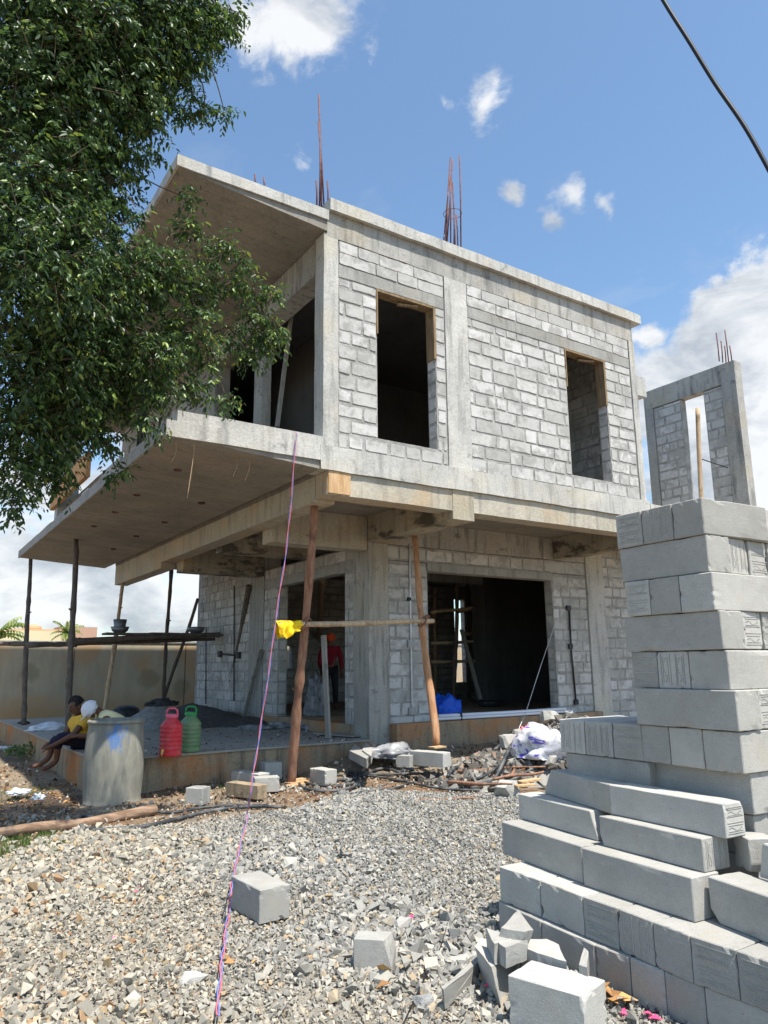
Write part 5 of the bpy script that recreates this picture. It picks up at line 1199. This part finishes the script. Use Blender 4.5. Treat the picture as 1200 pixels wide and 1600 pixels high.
for _ in range(500):
    p = oz(g.uniform(-20, 120), g.uniform(1205, 1290), 0); pts_.append((p.x, p.y, gh(p.x, p.y)+.01))
leaves('leaf_litter', pts_, 'dry', 'scattered dry leaf litter on the wet soil', None, .05, 8, .2, kind='stuff')
for i, (x, y, s_, l) in enumerate(((30, 1238, .12, 'white plastic scrap on the wet soil'), (5, 1170, .2, 'pale plastic sheet at the far left beside the weed'), (60, 1246, .07, 'small pale scrap right of the larger white scrap'))):
    p = oz(x, y, .02); blob('plastic_scrap', 'wsack', (p.x, p.y, .0), s_, s_*.8, .05, 50+i, l, 'litter', .6)

# ------------------------------------------------------------------ ficus tree
TR = empty('ficus_tree', (-1.9, 8.2, 0), 'large dark green ficus tree reaching in from the upper left', 'tree')
cl = [(30, 40, 5.4, .55), (130, 50, 5.7, .55), (220, 30, 6, .48), (290, 10, 6.2, .32), (335, 40, 6.3, .16), (310, 80, 6.2, .12), (365, 20, 6.3, .05), (50, 170, 5.4, .55), (150, 160, 5.8, .5), (208, 118, 6, .33), (270, 100, 6.2, .18),
      (215, 180, 6.1, .14), (285, 172, 6.2, .06), (320, 168, 6.25, .04), (350, 172, 6.25, .03), (40, 300, 5.2, .5), (122, 280, 5.8, .4), (168, 235, 6, .2), (162, 330, 6.1, .18), (50, 420, 5.0, .5), (140, 410, 5.6, .48), (205, 440, 6.3, .34), (255, 425, 6.9, .24), (296, 360, 7.1, .08), (294, 310, 7.2, .05), (312, 458, 7.3, .16), (362, 442, 7.5, .09), (395, 455, 7.6, .07),
      (290, 520, 7.1, .27), (362, 517, 7.5, .1), (410, 515, 7.7, .1), (238, 560, 6.7, .25), (325, 562, 7.2, .07), (385, 552, 7.6, .06), (150, 540, 5.9, .45), (60, 550, 5.4, .5), (430, 512, 7.7, .05), (420, 545, 7.6, .05), (405, 490, 7.6, .06), (425, 460, 7.6, .035), (375, 405, 7.4, .06), (350, 380, 7.3, .06), (325, 405, 7.2, .06), (355, 625, 7.3, .035), (285, 598, 7, .08), (230, 655, 6.6, .07), (110, 630, 5.8, .3), (40, 660, 5.5, .36), (190, 610, 6.2, .22), (250, 615, 6.7, .11), (315, 610, 7.1, .05), (25, 745, 5.4, .17), (70, 715, 5.7, .2), (135, 665, 6, .15), (165, 690, 6.1, .09), (20, 790, 5.4, .08), (100, 750, 5.8, .07), (185, 740, 6.1, .04),
      (90, -40, 5.8, .35), (220, -40, 6.1, .3)]
cl = [(x, y, (w_*1.24 if w_ < 6.5 else min(8.05, w_*1.08)), r_*(1.2 if w_ < 6.5 else 1.05)) for (x, y, w_, r_) in cl]
LV = []; BR = MB(); gn = random.Random(99)
trunk_top = Vector((-1.1, 8.0, 3.6))
MB().tube(smoothpts([(-1.9, 8.2, -.1), (-1.8, 8.1, 1.2), (-1.5, 8.05, 2.4), trunk_top, (-.5, 7.6, 4.8), (.1, 7.5, 6.4)], 4), [.34, .33, .31, .3, .29, .28, .27, .26, .25, .25, .24, .24, .22, .21, .2, .18, .16, .15, .13, .11, .1], 12, wob=.3).build('trunk', 'twig', TR)
for ci, (x, y, w_, r_) in enumerate(cl):
    c = ow(x, y, w_)
    st_ = trunk_top.lerp(Vector((.1, 7.5, 6.4)), min(1, max(0, (c.z-3.6)/2.8)))
    big = [(ow(x2, y2, w2), r2) for (x2, y2, w2, r2) in cl if r2 > max(r_*1.25, .1)] if r_ < .4 else []
    if big: st_, rb = min(big, key=lambda q: (q[0]-c).length-q[1]*.5)
    mid = st_.lerp(c, .55)+Vector((gn.gauss(0, .06), gn.gauss(0, .06), .04+gn.gauss(0, .05)))
    n_ = 5 if r_ > .2 else 3
    BR.tube(smoothpts([st_, mid, c], 4), [(.05 if r_ > .4 else .02 if r_ > .2 else .008)*(1-.085*k)+.002 for k in range(9)], 6)
    ntw = int(2100*r_**2.0)+16
    for _ in range(ntw):
        d = Vector((gn.gauss(0, 1), gn.gauss(0, 1), gn.gauss(0, 1))).normalized(); rr_ = r_*gn.random()**.5*(1+.75*noise.noise(d*2.6+c))
        p = c+Vector((d.x, d.y, d.z*.85))*rr_
        dr = (d*.9+Vector((gn.gauss(0, .5), gn.gauss(0, .5), gn.gauss(-.1, .5)))).normalized()
        L_ = gn.uniform(.1, .24); k = 0; q = p.copy(); nl = 7
        if gn.random() < .18: BR.tube([p-dr*.12, p, p+dr*L_], [.005, .004, .002], 4, cap=False)
        for k in range(nl):
            q = q+dr*(L_/nl); dr = (dr+Vector((0, 0, -.09))).normalized(); sd_ = dr.cross(Vector((0, 0, 1))); sd_ = (sd_.normalized() if sd_.length > .05 else Vector((1, 0, 0)))*(1 if k % 2 else -1)
            LV.append((q, (sd_*.75+dr*.45+Vector((gn.gauss(0, .25), gn.gauss(0, .25), -.55+gn.gauss(0, .3)))).normalized(), gn.uniform(.034, .082)))
BR.build('branches', 'twig', TR)
N_ = len(LV); P_ = np.array([l[0][:] for l in LV]); D_ = np.array([l[1][:] for l in LV]); S_ = np.array([l[2] for l in LV])[:, None]
g2 = np.random.default_rng(3); X_ = np.cross(D_, g2.normal(size=(N_, 3))*.5+np.array([0, 0, 1])); X_ /= np.linalg.norm(X_, axis=1)[:, None]+1e-6; Nn = np.cross(X_, D_)
V_ = np.stack([P_, P_+D_*S_*.32+X_*S_*.2+Nn*S_*.07, P_+D_*S_*.68+X_*S_*.17+Nn*S_*.05, P_+D_*S_*1.05-Nn*S_*.08, P_+D_*S_*.68-X_*S_*.17+Nn*S_*.05, P_+D_*S_*.32-X_*S_*.2+Nn*S_*.07, ], axis=1).reshape(-1, 3)
b_ = np.arange(N_)[:, None]*6; F_ = np.concatenate([b_+np.array([0, 1, 2, 3]), b_+np.array([0, 3, 4, 5])], axis=1).reshape(-1, 4)
me = bpy.data.meshes.new('crown'); me.vertices.add(len(V_)); me.vertices.foreach_set('co', V_.ravel()); me.loops.add(F_.size); me.loops.foreach_set('vertex_index', F_.ravel())
me.polygons.add(len(F_)); me.polygons.foreach_set('loop_start', np.arange(0, F_.size, 4)); me.polygons.foreach_set('loop_total', np.full(len(F_), 4)); me.update(calc_edges=True)
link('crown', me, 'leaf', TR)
print('LEAVES', N_)
